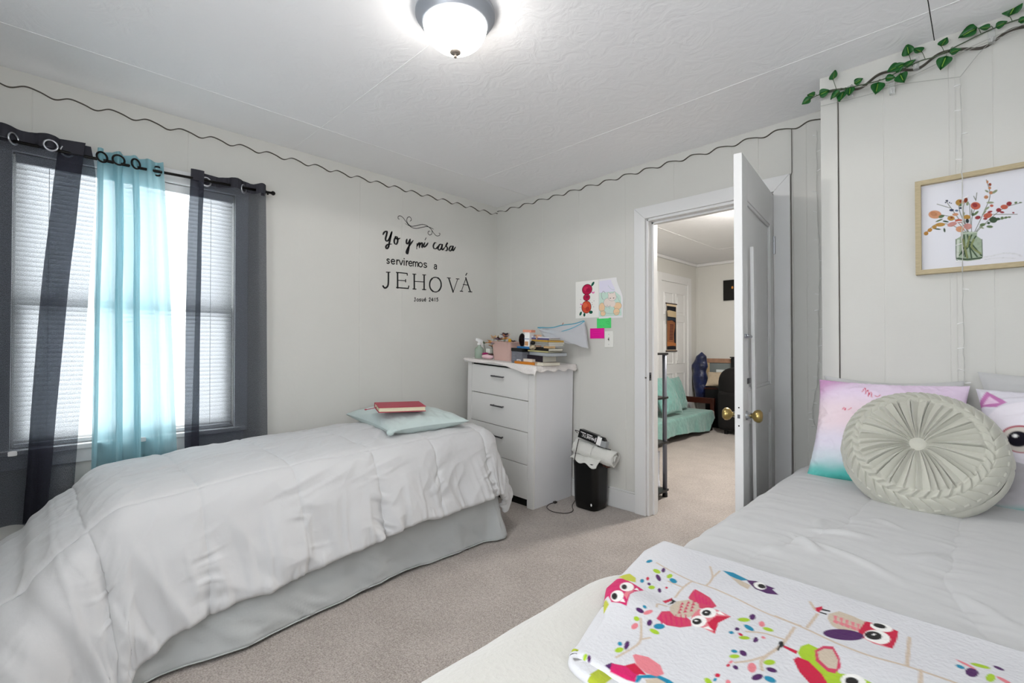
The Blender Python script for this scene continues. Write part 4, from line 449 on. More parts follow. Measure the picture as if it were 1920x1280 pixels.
# =================================================================== CURTAINS
def cloth_mat(name, c_front, dens, transl, weave=220, tint=(1, 1, 1), wv=.35, sz=(1, 1)):
    """woven sheer: thread density from a fine procedural weave"""
    m, N, L, (d, t, p, m1, m2) = two_sided(name, c_front, transl, 0)
    tc = N.new('ShaderNodeTexCoord'); mp = N.new('ShaderNodeMapping'); mp.inputs['Scale'].default_value = (1, weave * sz[0], weave * sz[1]); L.new(tc.outputs['Object'], mp.inputs[0])
    n = N.new('ShaderNodeTexNoise'); n.inputs['Scale'].default_value = 1; n.inputs['Detail'].default_value = 2; L.new(mp.outputs[0], n.inputs['Vector'])
    r = N.new('ShaderNodeMapRange'); r.inputs[1].default_value = .35; r.inputs[2].default_value = .65; r.inputs[3].default_value = (1 - dens) * (1 - wv); r.inputs[4].default_value = (1 - dens) * (1 + wv); L.new(n.outputs[0], r.inputs[0])
    L.new(r.outputs[0], m2.inputs[0]); p.inputs[0].default_value = (*tint, 1); return m
DARKC = cloth_mat('charcoal_sheer', '#3c3c45', .68, .34, weave=900, tint=(.90, .95, 1), wv=.5, sz=(1.0, .3))
DARKHEM = two_sided('charcoal_hem', '#404046', .12, .0)[0]
AQUAC = cloth_mat('aqua_sheer', '#a3c8d0', .84, .50, weave=700, tint=(.88, .96, 1), wv=.3, sz=(1, 1))
AQUAHEM = two_sided('aqua_hem', '#93c4cf', .4, .12)[0]
ROD = mat('rod_black_metal', '#161413', .35, metal=.6)
rod = empty('curtain_rod', (.09, -2.6, 2.09), 'thin black metal curtain rod with ball end above the window', 'curtain rod')
RZ = 2.087
b = MB(); b.tube([(.09, -3.55, RZ - .004), (.09, -2.6, RZ - .006), (.09, -1.975, RZ + .012)], .0075, ROD, n=12); b.obj('rod', rod, smooth=True)
b = MB(); b.blob((.09, -1.965, RZ + .012), (.013, .013, .013), ROD); b.obj('finial', rod, smooth=True)
b = MB(); b.tube([(.0, -1.995, RZ + .035), (.05, -1.995, RZ + .03), (.09, -1.995, RZ - .0)], .006, ROD); b.box((0, -2.005, RZ + .01), (.004, -1.985, RZ + .06), ROD); b.obj('bracket', rod)
def curtain(name, label, yt0, yt1, yb0, yb1, ztop, zbot, folds, amp, cm, hm, grom, gm, seed, hem=.055, zf=(), ampb=1.0, loc=0.09):
    """folds: number of weaves; pleat amplitude toward the room; grommet positions (fraction across)"""
    nu, nv = 260, 90
    U, V = np.meshgrid(np.linspace(0, 1, nu), np.linspace(0, 1, nv), indexing='ij')
    vv = V ** .9
    y = (yt0 + (yt1 - yt0) * U) * (1 - vv) + (yb0 + (yb1 - yb0) * U) * vv
    xz = 0
    for u0, u1, A_, w_ in zf:
        uc = u0 + (u1 - u0) * V + .012 * vn(V * 4, V * 0, seed + 11); y = y - A_ * (sstep(-w_ / 2, w_ / 2, U - uc) - sstep(w_ / 2, w_ * 1.5, U - uc)) 
        xz = xz - .02 * sstep(-w_ / 2, w_ * .4, U - uc) * (1 - sstep(w_ * .9, w_ * 1.6, U - uc)) 
    ph = 2 * pi * folds * U + .5 * vn(U * 3, V * 1.2, seed)
    fold = np.sin(ph)
    sharp = np.sign(fold) * np.abs(fold) ** .8
    a = amp * (1 + (ampb - 1) * V) * (.85 + .3 * vn(U * 6, V * 2, seed + 1))
    x = loc + a * sharp + .006 * vn(U * 14, V * 3, seed + 2) * V + .0015 * vn(U * 60, V * 30, seed + 5)
    y = y + .35 * a * np.cos(ph) * (V * .9 + .1)
    z = ztop + (zbot - ztop) * V + .006 * vn(U * 9, V * 0, seed + 3) * (1 - V)
    x = np.maximum(x + xz, .026)
    P = np.stack([x, y, z], -1)
    k = int(nv * hem / (ztop - zbot) * 1.0) + 2; kb = nv - 2
    root = empty(name, (loc, (yt0 + yt1) / 2, ztop), label, 'curtain')
    b = MB(); b.grid(P[:, k - 1:], cm); b.obj('sheer_cloth', root, smooth=True)
    b = MB(); b.grid(P[:, :k], hm); b.obj('heading_band', root, smooth=True)
    for f in grom:
        iu = int(f * (nu - 1)); jv = max(1, int(.022 / (ztop - zbot) * (nv - 1) + 1)); c = P[iu, jv].copy(); c[2] = RZ + .002
        t_ = P[min(iu + 4, nu - 1), jv] - P[max(iu - 4, 0), jv]; t_[2] = 0; t_ /= np.linalg.norm(t_) + 1e-9
        b = MB(); pts = []
        nrm = np.array((t_[1], -t_[0], 0)) * (1 if t_[1] > 0 else -1)
        for q in range(24): a_ = 2 * pi * q / 24; pts.append(c + nrm * .004 + t_ * .0235 * cos(a_) + np.array((0, 0, 1)) * .0235 * sin(a_))
        b.tube(pts, .0045, gm, n=8, closed=True); b.obj('grommet', root, smooth=True)
    return root
curtain('window_curtain', 'charcoal sheer grommet curtain at the left end of the rod, hanging nearest the picture edge', -3.42, -2.765, -3.42, -2.84, 2.145, .36, 4.5, .030, DARKC, DARKHEM, (.555, .74, .98), CHROME, 3, ampb=1.5, zf=((.935, .86, .12, .05),))
curtain('window_curtain', 'aqua blue sheer curtain bunched in the middle of the window', -2.775, -2.515, -2.80, -2.44, 2.135, .40, 4.2, .028, AQUAC, AQUAHEM, (.06, .30, .55, .92), ROD, 9, ampb=1.1, zf=((.12, .14, .03, .05), (.42, .42, .05, .06), (.66, .62, .04, .05)))
curtain('window_curtain', 'charcoal sheer grommet curtain nearest the wall lettering, right of the aqua sheer', -2.35, -2.01, -2.395, -1.985, 2.135, .40, 2.4, .028, DARKC, DARKHEM, (.22, .66), CHROME, 15, ampb=1.3, zf=((.10, .16, .09, .10),))

# =================================================================== CEILING LAMP
CHROME_ = mat('lamp_nickel_rim', '#a3a8b0', .38, metal=.55); FINI = mat('lamp_finial', '#8f857c', .4, metal=.6)
def dome_lamp(x, y, power, label, down=0):
    r = empty('ceiling_light', (x, y, H), label, 'ceiling light')
    b = MB(); b.lathe([(.10, H), (.146, H), (.150, H - .012), (.150, H - .022), (.140, H - .026), (.138, H - .040), (.128, H - .046), (.126, H - .052), (.118, H - .056), (.10, H - .05)][::-1], CHROME_, (x, y, 0), n=64, capb=False, capt=False); b.obj('canopy', r, smooth=True)
    b = MB(); prof = [(.0001, H - .149)]
    for i in range(1, 15): t = i / 14 * pi / 2; prof.append((.119 * sin(t) ** .96, H - .05 - .099 * cos(t)))
    n = 96; V = []
    for rr, z in prof:
        for j in range(n): q = 2 * pi * j / n; k = 1 + .008 * (j % 2) * (rr > .03); V.append((x + rr * k * cos(q), y + rr * k * sin(q), z))
    F = [(i * n + j, i * n + (j + 1) % n, (i + 1) * n + (j + 1) % n, (i + 1) * n + j) for i in range(len(prof) - 1) for j in range(n)]
    g = mat('lamp_glass_%d' % int(power * 10), '#fffaf3', .4, emit=power)
    b.add(V, F, g); b.obj('glass_bowl', r, smooth=True)
    b = MB(); b.lathe([(.0001, H - .178), (.005, H - .176), (.0065, H - .171), (.004, H - .166), (.013, H - .163), (.021, H - .157), (.020, H - .150), (.0001, H - .146)], FINI, (x, y, 0), n=24); b.obj('finial', r, smooth=True)
    if down:
        l = bpy.data.lights.new('lamp_glow', 'SPOT'); l.spot_size = radians(176); l.spot_blend = .12; l.shadow_soft_size = .016; l.energy = down; l.color = (1, .98, .955); lo = bpy.data.objects.new('lamp_glow', l); COL.objects.link(lo); lo.location = (x, y, H - .197)
    return r

dome_lamp(1.745, -1.868, LAMP_POWER, 'lit dome ceiling light with ribbed glass bowl and brushed nickel rim', LAMP_DOWN)
dome_lamp(1.9, 1.4, LAMP2_POWER, 'lit dome ceiling light in the room beyond the doorway', 12)
# =================================================================== BEDDING
def drape(A, Bc, x0, x1, y0, y1, zt, R, th):
    """A,B sheet coordinates; rectangle [x0,x1]x[y0,y1] is flat, the rest hangs over a rounded edge"""
    ex = np.where(A > x1, A - x1, np.where(A < x0, A - x0, 0.)); ey = np.where(Bc > y1, Bc - y1, np.where(Bc < y0, Bc - y0, 0.))
    m = np.hypot(ex, ey) + 1e-9; dx, dy = ex / m, ey / m
    tt = th(dx, dy); ph = pi / 2 - tt; q = R * ph; t = np.minimum(m, q); over = np.maximum(m - q, 0)
    f = R * np.sin(t / R) + over * np.sin(tt); g = R * (1 - np.cos(t / R)) + over * np.cos(tt)
    X = np.clip(A, x0, x1) + dx * f; Y = np.clip(Bc, y0, y1) + dy * f
    return X, Y, zt - g, over, dx, dy
def puff(c, seams, wd): 
    d = np.full(c.shape, 9.)
    for s in seams: d = np.minimum(d, np.abs(c - s))
    return d
# ---- bed 1, beside the window
bed = empty('bed', (.58, -1.95, 0), 'twin bed with pale grey bed skirt along the window wall', 'bed')
b = MB(); b.box((.17, -2.70, .36), (1.02, -.98, .585), MATT); b.obj('mattress', bed, bevel=.04, bseg=4)
b = MB(); b.box((.18, -2.70, .14), (1.01, -.99, .355), MATT); b.obj('box_spring', bed, bevel=.01)
for (x, y) in ((.22, -1.05), (.94, -1.05), (.22, -2.6), (.94, -2.6)): b = MB(); b.lathe([(.025, 0), (.025, .14)], BLACK, (x, y, 0), n=12); b.obj('leg', bed)
# skirt: long side plus head end
path = [(.18, -.972), (.6, -.968), (.98, -.97), (1.03, -1.0), (1.045, -1.05), (1.05, -1.5), (1.055, -2.0), (1.06, -2.5), (1.065, -2.86)]
pts = smoothpath([(x, y, 0) for x, y in path], 40); L_ = len(pts); nz = 30
P = np.zeros((L_, nz, 3)); s_ = np.linspace(0, 1, L_)
pa = np.array(pts); tn = np.gradient(pa, axis=0); tn /= np.linalg.norm(tn, axis=1, keepdims=True); nr = np.stack([-tn[:, 1], tn[:, 0], 0 * tn[:, 0]], 1) * 1
nr = np.where((nr[:, :1] * (pa[:, :1] - .5) + nr[:, 1:2] * (pa[:, 1:2] + 1.9)) < 0, -nr, nr)
yy = pa[:, 1]
for j in range(nz):
    t = j / (nz - 1)
    flare = (.012 + .065 * sstep(-1.3, -2.5, yy) - .03 * sstep(-2.5, -2.8, yy)) * t + (.020 * vn(s_ * 16, s_ * 0 + t * 1.2, 5) + .010 * vn(s_ * 40, s_ * 0 + t * 2, 6) + .004 * ridge(s_ * 60 + t * 6, s_ * 0 + t * 6, 8)) * (.25 + t)
    flare += .035 * np.exp(-((yy + 1.0) / .06) ** 2) * t
    Q = pa + nr * flare[:, None]; Q[:, 2] = .36 + (.018 + .008 * vn(s_ * 12, s_ * 0, 9) - .36) * t
    P[:, j] = Q
b = MB(); b.grid(P, SKIRT); o = b.obj('bed_skirt', bed, smooth=True, solid=.003)
b = MB(); b.tube([tuple(p) for p in P[::4, -1]], .003, SKIRT, n=5); b.obj('skirt_hem', o, smooth=True)
# ---- comforter 1
def comforter1():
    nu, nv = 300, 560
    I, J = np.meshgrid(np.linspace(0, 1, nu), np.linspace(0, 1, nv), indexing='ij')
    y0, y1, x0, x1 = -2.74, -1.06, .245, .93
    Bc = -.66 + (-3.42 + .66) * J                       # head drop .34, foot drop .55
    hem = np.interp(-Bc, [.6, .93, 1.21, 1.7, 2.12, 2.4, 2.6, 2.75, 2.9, 3.4], [.33, .325, .305, .285, .245, .215, .18, .11, .03, -.1])
    R = .115
    zt0 = np.interp(-np.clip(Bc, -2.8, -1), [1.0, 1.6, 2.0, 2.4, 2.74, 2.8], [.678, .668, .657, .64, .612, .605])
    side = (zt0 - hem - R) / cos(radians(12)) + R * pi / 2
    amax = x1 + side + .012 * vn(J * 16, J * 0, 21)
    a0 = .03
    A = a0 + (amax - a0) * I
    zt = zt0 + .018 * np.sin(np.clip((A - x0) / (x1 - x0), 0, 1) * pi) - .012
    th = lambda dx, dy: radians(12) + radians(34) * np.clip(-dy, 0, 1) ** 2
    X, Y, Z, over, dx, dy = drape(A, Bc, x0, x1, y0, y1, zt, R, th)
    P = np.stack([X, Y, Z], -1); n = normals(P); n = n * np.sign(np.median(n[..., 2]))
    seA = [.30, .62, .965]; seB = [-.75, -1.10, -1.45, -1.80, -2.17, -2.53, -2.885, -3.24]
    wob = .012 * vn(Bc * 3, A * 2, 31)
    dA = puff(A + wob, seA, 0); dB = puff(Bc + .014 * vn(A * 3, Bc * 2, 32), seB, 0)
    side_m = sstep(0, .12, over)
    h = .011 * (1 - np.exp(-(dA / .03) ** 1.3)) * (1 - np.exp(-(dB / .025) ** 1.3)) * (.38 + .95 * side_m) - .0060 * np.exp(-(dA / .007) ** 2) - .0035 * np.exp(-(dB / .007) ** 2)
    # puckers running away from the cross seams, stronger down the side
    pk = ridge(A * 26 + 2 * vn(A * 6, Bc * 6, 3), Bc * 7, 41) * np.exp(-dB / .045) * (.0014 + .0085 * side_m)
    # soft rumples
    ru = .0052 * fbm(A * 6, Bc * 5, 3, 51) + .0034 * ridge(A * 9 + Bc * 12, Bc * 5 - A * 6, 52)
    drag = .0024 * ridge(A * 20 + Bc * 5, Bc * 3.0, 55) * (1 - side_m)                    # long drag lines on top
    sw = np.clip(over / .28, 0, 1)
    folds = sw * (.022 * vn(Bc * 5.5 + over * 1.5, over * 1.5, 61) + .014 * ridge(Bc * 10 - over * 5, over * 2.5, 62) + .007 * ridge(Bc * 26 + over * 14 * vn(Bc * 4, over, 9), over * 3, 63))
    ed = 1 - sstep(.0, .05, (amax - A)); gather = ed * .007 * ridge(Bc * 34, A * 0, 64) * (I > .5)
    corner = np.clip(-dy, 0, 1) * np.clip(dx, 0, 1) * 2
    folds = folds + corner * over * .05 * np.sin(np.arctan2(-dy, dx + 1e-6) * 7 + 1.0)
    headm = np.clip(dy, 0, 1); folds = folds + headm * over * .05 * np.sin(A * 17)
    P = P + n * (h + pk + ru + drag + folds + gather)[..., None]
    # rolled puffy hem on the room side
    k = 8; E = []
    t_ = P[-1] - P[-4]; t_ /= np.linalg.norm(t_, axis=-1, keepdims=True) + 1e-9
    for q in range(1, k + 1):
        a = pi * q / k * 1.05; r = .013 + .004 * vn(np.linspace(0, 1, nv) * 50, np.zeros(nv), 71)[:, None]
        E.append(P[-1] + t_ * r * np.sin(a) - n[-1] * r * (1 - np.cos(a)))
    P = np.concatenate([P, np.stack(E, 0)], 0)
    P[..., 0] = np.maximum(P[..., 0], .150 + .006 * vn(P[..., 1] * 5, P[..., 2] * 5, 3)); P[..., 2] = np.maximum(P[..., 2], .022)
    return P
c1 = comforter1()
b = MB(); b.grid(c1, LINEN); cf = b.obj('comforter', None, smooth=True, solid=.006)
tag(cf, 'white quilted comforter draped over the bed under the window', 'comforter')

# ---- pillow maker
def pillow(name, L, W, T, m, parent=None, tf=None, seed=0, n=64, wr=.004, cornerpinch=.10, colors=None, smooth=True, flange=0):
    """cushion in local coords x in [-L/2,L/2], y in [-W/2,W/2]; returns MB verts transformed by tf"""
    u = np.linspace(-1, 1, n); U, V = np.meshgrid(u, u, indexing='ij')
    def surf(sg):
        e = (1 - np.abs(U) ** 2.6) * (1 - np.abs(V) ** 2.6); th = T / 2 * np.maximum(e, 0) ** .48
        pin = 1 - cornerpinch * (1 - np.abs(V) ** 2) * np.abs(U) ** 3; pin2 = 1 - cornerpinch * (1 - np.abs(U) ** 2) * np.abs(V) ** 3
        X = U * L / 2 * pin; Y = V * W / 2 * pin2
        w_ = wr * (fbm(U * 3 + seed, V * 3, 3, seed) + .6 * ridge(U * 5 + V * 3, V * 6 - U * 2, seed + 4)) * np.minimum(e * 4, 1)
        # seam gathers
        ed = np.minimum(1 - np.abs(U), 1 - np.abs(V)); w_ = w_ + wr * .9 * ridge((U + V) * 12, (U - V) * 12, seed + 7) * np.exp(-ed / .08) * np.minimum(ed * 30, 1)
        return np.stack([X, Y, sg * (th + w_)], -1)
    b = MB(); b.grid(surf(1), m, flip=True); b.grid(surf(-1), m)
    if tf: b.xf(tf)
    return b, U, V
def T3(loc, rx=0, ry=0, rz=0):
    M = Matrix.Translation(loc) @ Euler((rx, ry, rz)).to_matrix().to_4x4()
    return lambda p: tuple(M @ Vector(p))
# aqua pillow on bed 1
b, U, V = pillow('pillow', .78, .50, .125, AQUA, tf=T3((.545, -1.325, .715), radians(1.5), radians(.5), radians(-9)), seed=3, wr=.006)
pil = b.obj('pillow', smooth=True); tag(pil, 'pale aqua pillow lying flat on the white comforter by the dresser', 'pillow')
b = MB(); b.blob((.893, -1.632, .702), (.020, .022, .017), AQUA); b.tube([(.893, -1.632, .702), (.915, -1.615, .715), (.92, -1.59, .712)], [.013, .010, .003], AQUA); b.obj('corner_tie', pil, smooth=True)
# red book
bk = empty('book', (.69, -1.45, .795), 'red covered book with ribbon marker lying on the pale aqua pillow', 'book')
RED = mat('red_leather', '#a83a4c', .55, bump=.0004, bscale=200); PAGES = mat('cream_pages', '#d9d0b4', .9, var=.12, vscale=260, stretch=(1, 1, 6))
tf = T3((.70, -1.455, .792), radians(-1), radians(2.5), radians(-22)); hl, hw = .135, .095
b = MB(); b.box((-hw, -hl, .027), (hw, hl, .031), RED); b.box((-hw, -hl, 0), (hw, hl, .004), RED); b.box((-hw - .004, -hl, 0), (-hw + .004, hl, .031), RED); b.xf(tf); b.obj('cover', bk, bevel=.0015)
b = MB(); b.box((-hw + .003, -hl + .004, .004), (hw - .004, hl - .004, .027), PAGES); b.xf(tf); b.obj('page_block', bk, bevel=.002)
b = MB(); pts = smoothpath([(-.01, -hl + .01, .02), (-.012, -hl - .008, .012), (-.03, -hl - .03, .004), (-.035, -hl - .05, .0)], 5); b.tube(pts, [.0022] * len(pts), RED, n=5); b.blob((-.035, -hl - .055, .0), (.006, .008, .004), RED); b.xf(tf); b.obj('ribbon_marker', bk, smooth=True)

# ---- bed 2, under the picture
bed2 = empty('bed', (3.3, -1.4, 0), 'larger bed with white duvet under the framed flower picture', 'bed')
b = MB(); b.box((2.56, -2.62, .30), (4.1, -.40, .565), MATT); b.obj('mattress', bed2, bevel=.04, bseg=4)
b = MB(); b.box((2.58, -2.60, .10), (4.08, -.42, .295), MATT); b.obj('box_spring', bed2, bevel=.01)
for (x, y) in ((2.64, -.5), (4.0, -.5), (2.64, -2.5), (4.0, -2.5)): b = MB(); b.lathe([(.025, 0), (.025, .10)], BLACK, (x, y, 0), n=12); b.obj('leg', bed2)
def duvet_height(X, Y):
    """rumples of the duvet top: broad dimples, a few long drag lines, two sewn seams and one gathered pinch"""
    mask = sstep(-.2, .5, vn(X * 2.2, Y * 2.6, 17))
    h = .0055 * fbm(X * 4, Y * 4.5, 3, 81) + .0030 * mask * ridge(X * 1.8 + Y * 2.2 + .35 * vn(X * 3, Y * 3, 5), Y * 9 - X * 2.5 + 1.6 * vn(X * 3, Y * 3, 6), 82) + .0013 * fbm(X * 14 + Y * 6, Y * 22, 2, 83)
    # left margin is stretched in shallow lines over the edge
    lm = 1 - sstep(2.62, 2.78, X); h = h + lm * .0022 * ridge(X * 2, Y * 20 + 1.5 * vn(X * 5, Y * 4, 8), 86)
    for xs, ys in (([2.66, 2.71, 2.775, 2.85, 2.88], [-1.9, -1.745, -1.47, -1.25, -.6]), ([3.19, 3.185, 3.09, 3.10, 3.12], [-1.9, -1.80, -1.50, -1.05, -.6])):
        sx_ = np.interp(Y, ys, xs) + .006 * vn(Y * 16, X * 0, 91); d = np.abs(X - sx_)
        h = h + .007 * (1 - np.exp(-(d / .03) ** 1.3)) - .0025 * np.exp(-(d / .004) ** 2) + .0035 * np.exp(-d / .035) * ridge(X * 4, Y * 24, 84)
    for cx, cy, a0, ln, am in ((2.79, -1.36, .35, .16, .013), (2.77, -1.44, -.9, .12, .014), (2.80, -1.33, 1.5, .10, .009), (2.98, -1.17, 2.4, .09, .009), (2.83, -1.46, -.45, .26, .007), (2.76, -1.52, -1.9, .13, .007), (3.08, -1.3, -2.2, .16, .006), (3.12, -1.55, -1.0, .16, .006)):
        c, s_ = cos(a0), sin(a0); u = (X - cx) * c + (Y - cy) * s_; v = -(X - cx) * s_ + (Y - cy) * c + .03 * u
        t = np.clip(u / ln, 0, 1); h = h + am * np.exp(-((v - .010 * np.sin(u * 18)) / (.008 + .012 * t)) ** 2) * np.sin(np.clip(u / ln * .9 + .1, 0, 1) * pi)
    return h
def duvet2():
    nu, nv = 400, 480
    I, J = np.meshgrid(np.linspace(0, 1, nu), np.linspace(0, 1, nv), indexing='ij')
    A = 2.02 + (4.05 - 2.02) * I ** .9; Bc = -.30 + (-2.9 + .30) * J
    x0, x1, y0, y1, R = 2.62, 5, -2.58, -.44, .09
    A = np.maximum(A, 2.02)
    X, Y, Z, over, dx, dy = drape(A, Bc, x0, x1, y0, y1, .603 + 0 * A, R, lambda dx, dy: radians(4) + 0 * dx)
    P = np.stack([X, Y, Z], -1); n = normals(P); n = n * np.sign(np.median(n[..., 2]))
    top = 1 - sstep(0, .1, over)
    h = duvet_height(A, Bc) * (.25 + .75 * top) + np.clip(over / .3, 0, 1) * (.020 * vn(Bc * 5, over * 2, 95) + .01 * ridge(Bc * 12, over * 2, 96))
    P = P + n * h[..., None]; P[..., 1] = np.minimum(P[..., 1], np.where(P[..., 0] > 2.6, -.357, -.2)); P[..., 2] = np.maximum(P[..., 2], .03); P[..., 0] = np.minimum(P[..., 0], 4.3)
    return P
b = MB(); b.grid(duvet2(), LINEN2); o = b.obj('duvet', None, smooth=True, solid=.005); tag(o, 'white duvet spread over the bed on the right under the flower picture', 'duvet')

# pillow prints
def print_mat(name, rough=.85, bump=0, bs=60, sheen=.05): return mat(name, '#ffffff', rough, attr='print', bump=bump, bscale=bs, sheen=sheen, spec=.15)
PPRINT = print_mat('printed_pillow_cloth', .8, .0012, 60)
def tri_grad(U, V, seed):
    c = lambda h: np.array(srgb(h))
    v = V + .10 * fbm(U * 1.5, V * 1.5, 3, seed) ; v = v[..., None]
    C = c('#3fb5ac') * (1 - sstep(-.95, -.62, v)) + c('#c9d6df') * sstep(-.95, -.62, v)
    C = C * (1 - sstep(-.65, -.3, v)) + c('#dfd8ea') * sstep(-.65, -.3, v)
    C = C * (1 - sstep(-.3, .1, v)) + c('#ecd6de') * sstep(-.3, .1, v)
    C = C * (1 - sstep(.2, .7, v)) + c('#e3cfe6') * sstep(.2, .7, v)
    e = sstep(.72, 1.0, V * .6 - U * .5)[..., None]; C = C * (1 - e) + c('#c990c0') * e
    wv_ = (.5 + .5 * vn(U * 2.5, V * 3, seed + 4))[..., None] * .25; return C * (1 - wv_) + c('#efeaf0') * wv_
n = 150
# left printed pillow
b, U, V = pillow('pillow', .50, .46, .14, PPRINT, tf=T3((2.868, -.55, .81), radians(62), 0, radians(-1.5)), seed=5, n=n, wr=.006, cornerpinch=.07)
C = tri_grad(U, V, 3)
SCR = [('l', '#c8455f', .006, [(-.30 + .045 * k, .70 - .05 * k), (-.27 + .045 * k, .80 - .05 * k), (-.25 + .045 * k, .68 - .05 * k)]) for k in range(3)] + [('l', '#c8455f', .006, [(-.12, .62), (-.08, .60), (-.05, .64)]), ('l', '#d8607a', .006, [(-.55, .30), (-.53, .34), (-.51, .28), (-.50, .33)]), ('l', '#d8607a', .006, [(-.46, .29), (-.42, .34)])]
for s in SCR:
    pass
def over(C, U, V, shapes, soft):
    base = C.copy(); out = paint(U, V, shapes, np.array([0., 0, 0]), soft); m_ = paint(U, V, [(s[0], '#ffffff') + tuple(s[2:]) for s in shapes], np.array([0., 0, 0]), soft)[..., :1]
    return base * (1 - m_) + out * 1.0
C = over(C, U, V, SCR, .006)
cols = np.concatenate([C.reshape(-1, 3), C.reshape(-1, 3)])
p1 = b.obj('pillow', smooth=True, colors=cols); tag(p1, 'pink to teal printed pillow standing left behind the round cushion', 'pillow')
# right printed pillow with a big eyed animal face
b, U, V = pillow('pillow', .68, .46, .15, PPRINT, tf=T3((3.478, -.55, .80), radians(62), 0, radians(1)), seed=8, n=n, wr=.006, cornerpinch=.07)
c_ = lambda h: np.array(srgb(h))
v = (V + .1 * vn(U * 2, V * 2, 9))[..., None]; C = c_('#3fb5ac') * (1 - sstep(-.98, -.78, v)) + c_('#b5b2b6') * sstep(-.98, -.78, v); C = C * (1 - sstep(-.45, .2, v)) + c_('#dcd9e2') * sstep(-.45, .2, v)
FACE = [('e', '#e9e4ec', [-.05, .1, .55, 0, 0, .55]), ('p', '#c07ab0', [(-.62, .55), (-.5, .82), (-.36, .6), (-.45, .5)]), ('p', '#e2c4dc', [(-.56, .56), (-.49, .72), (-.42, .58)]),
  ('e', '#a83246', [-.28, -.02, .17, 0, 0, .22]), ('e', '#d6cfc8', [-.28, -.025, .155, 0, 0, .2]), ('e', '#16131f', [-.30, -.02, .085, 0, 0, .13]), ('e', '#ffffff', [-.32, .03, .02, 0, 0, .03]),
  ('e', '#a83246', [.26, -.02, .17, 0, 0, .22]), ('e', '#d6cfc8', [.26, -.025, .155, 0, 0, .2]), ('e', '#16131f', [.24, -.02, .085, 0, 0, .13]), ('e', '#ffffff', [.22, .03, .02, 0, 0, .03]), ('e', '#d98a9c', [-.01, -.3, .05, 0, 0, .04])]
FACE = [(f[0], f[1], [(a - .42, b_ + .12) for a, b_ in f[2]]) if f[0] == 'p' else (f[0], f[1], [f[2][0] - .42, f[2][1] + .12] + f[2][2:]) for f in FACE]
C = over(C, U, V, FACE, .008); cols = np.concatenate([C.reshape(-1, 3), C.reshape(-1, 3)])
p2 = b.obj('pillow', smooth=True, colors=cols); tag(p2, 'pale printed pillow with a dark eyed animal face, right behind the round cushion', 'pillow')
b, U, V = pillow('pillow', .72, .48, .07, LINEN2, tf=T3((3.50, -.41, .83), radians(79), 0, 0), seed=12, wr=.005)
tag(b.obj('pillow', smooth=True), 'plain white pillow against the wall behind the printed face pillow', 'pillow')
b, U, V = pillow('pillow', .48, .46, .07, LINEN2, tf=T3((2.865, -.405, .802), radians(80), 0, 0), seed=14, wr=.005)
tag(b.obj('pillow', smooth=True), 'white pillow showing a sliver above the pink and teal printed pillow', 'pillow')

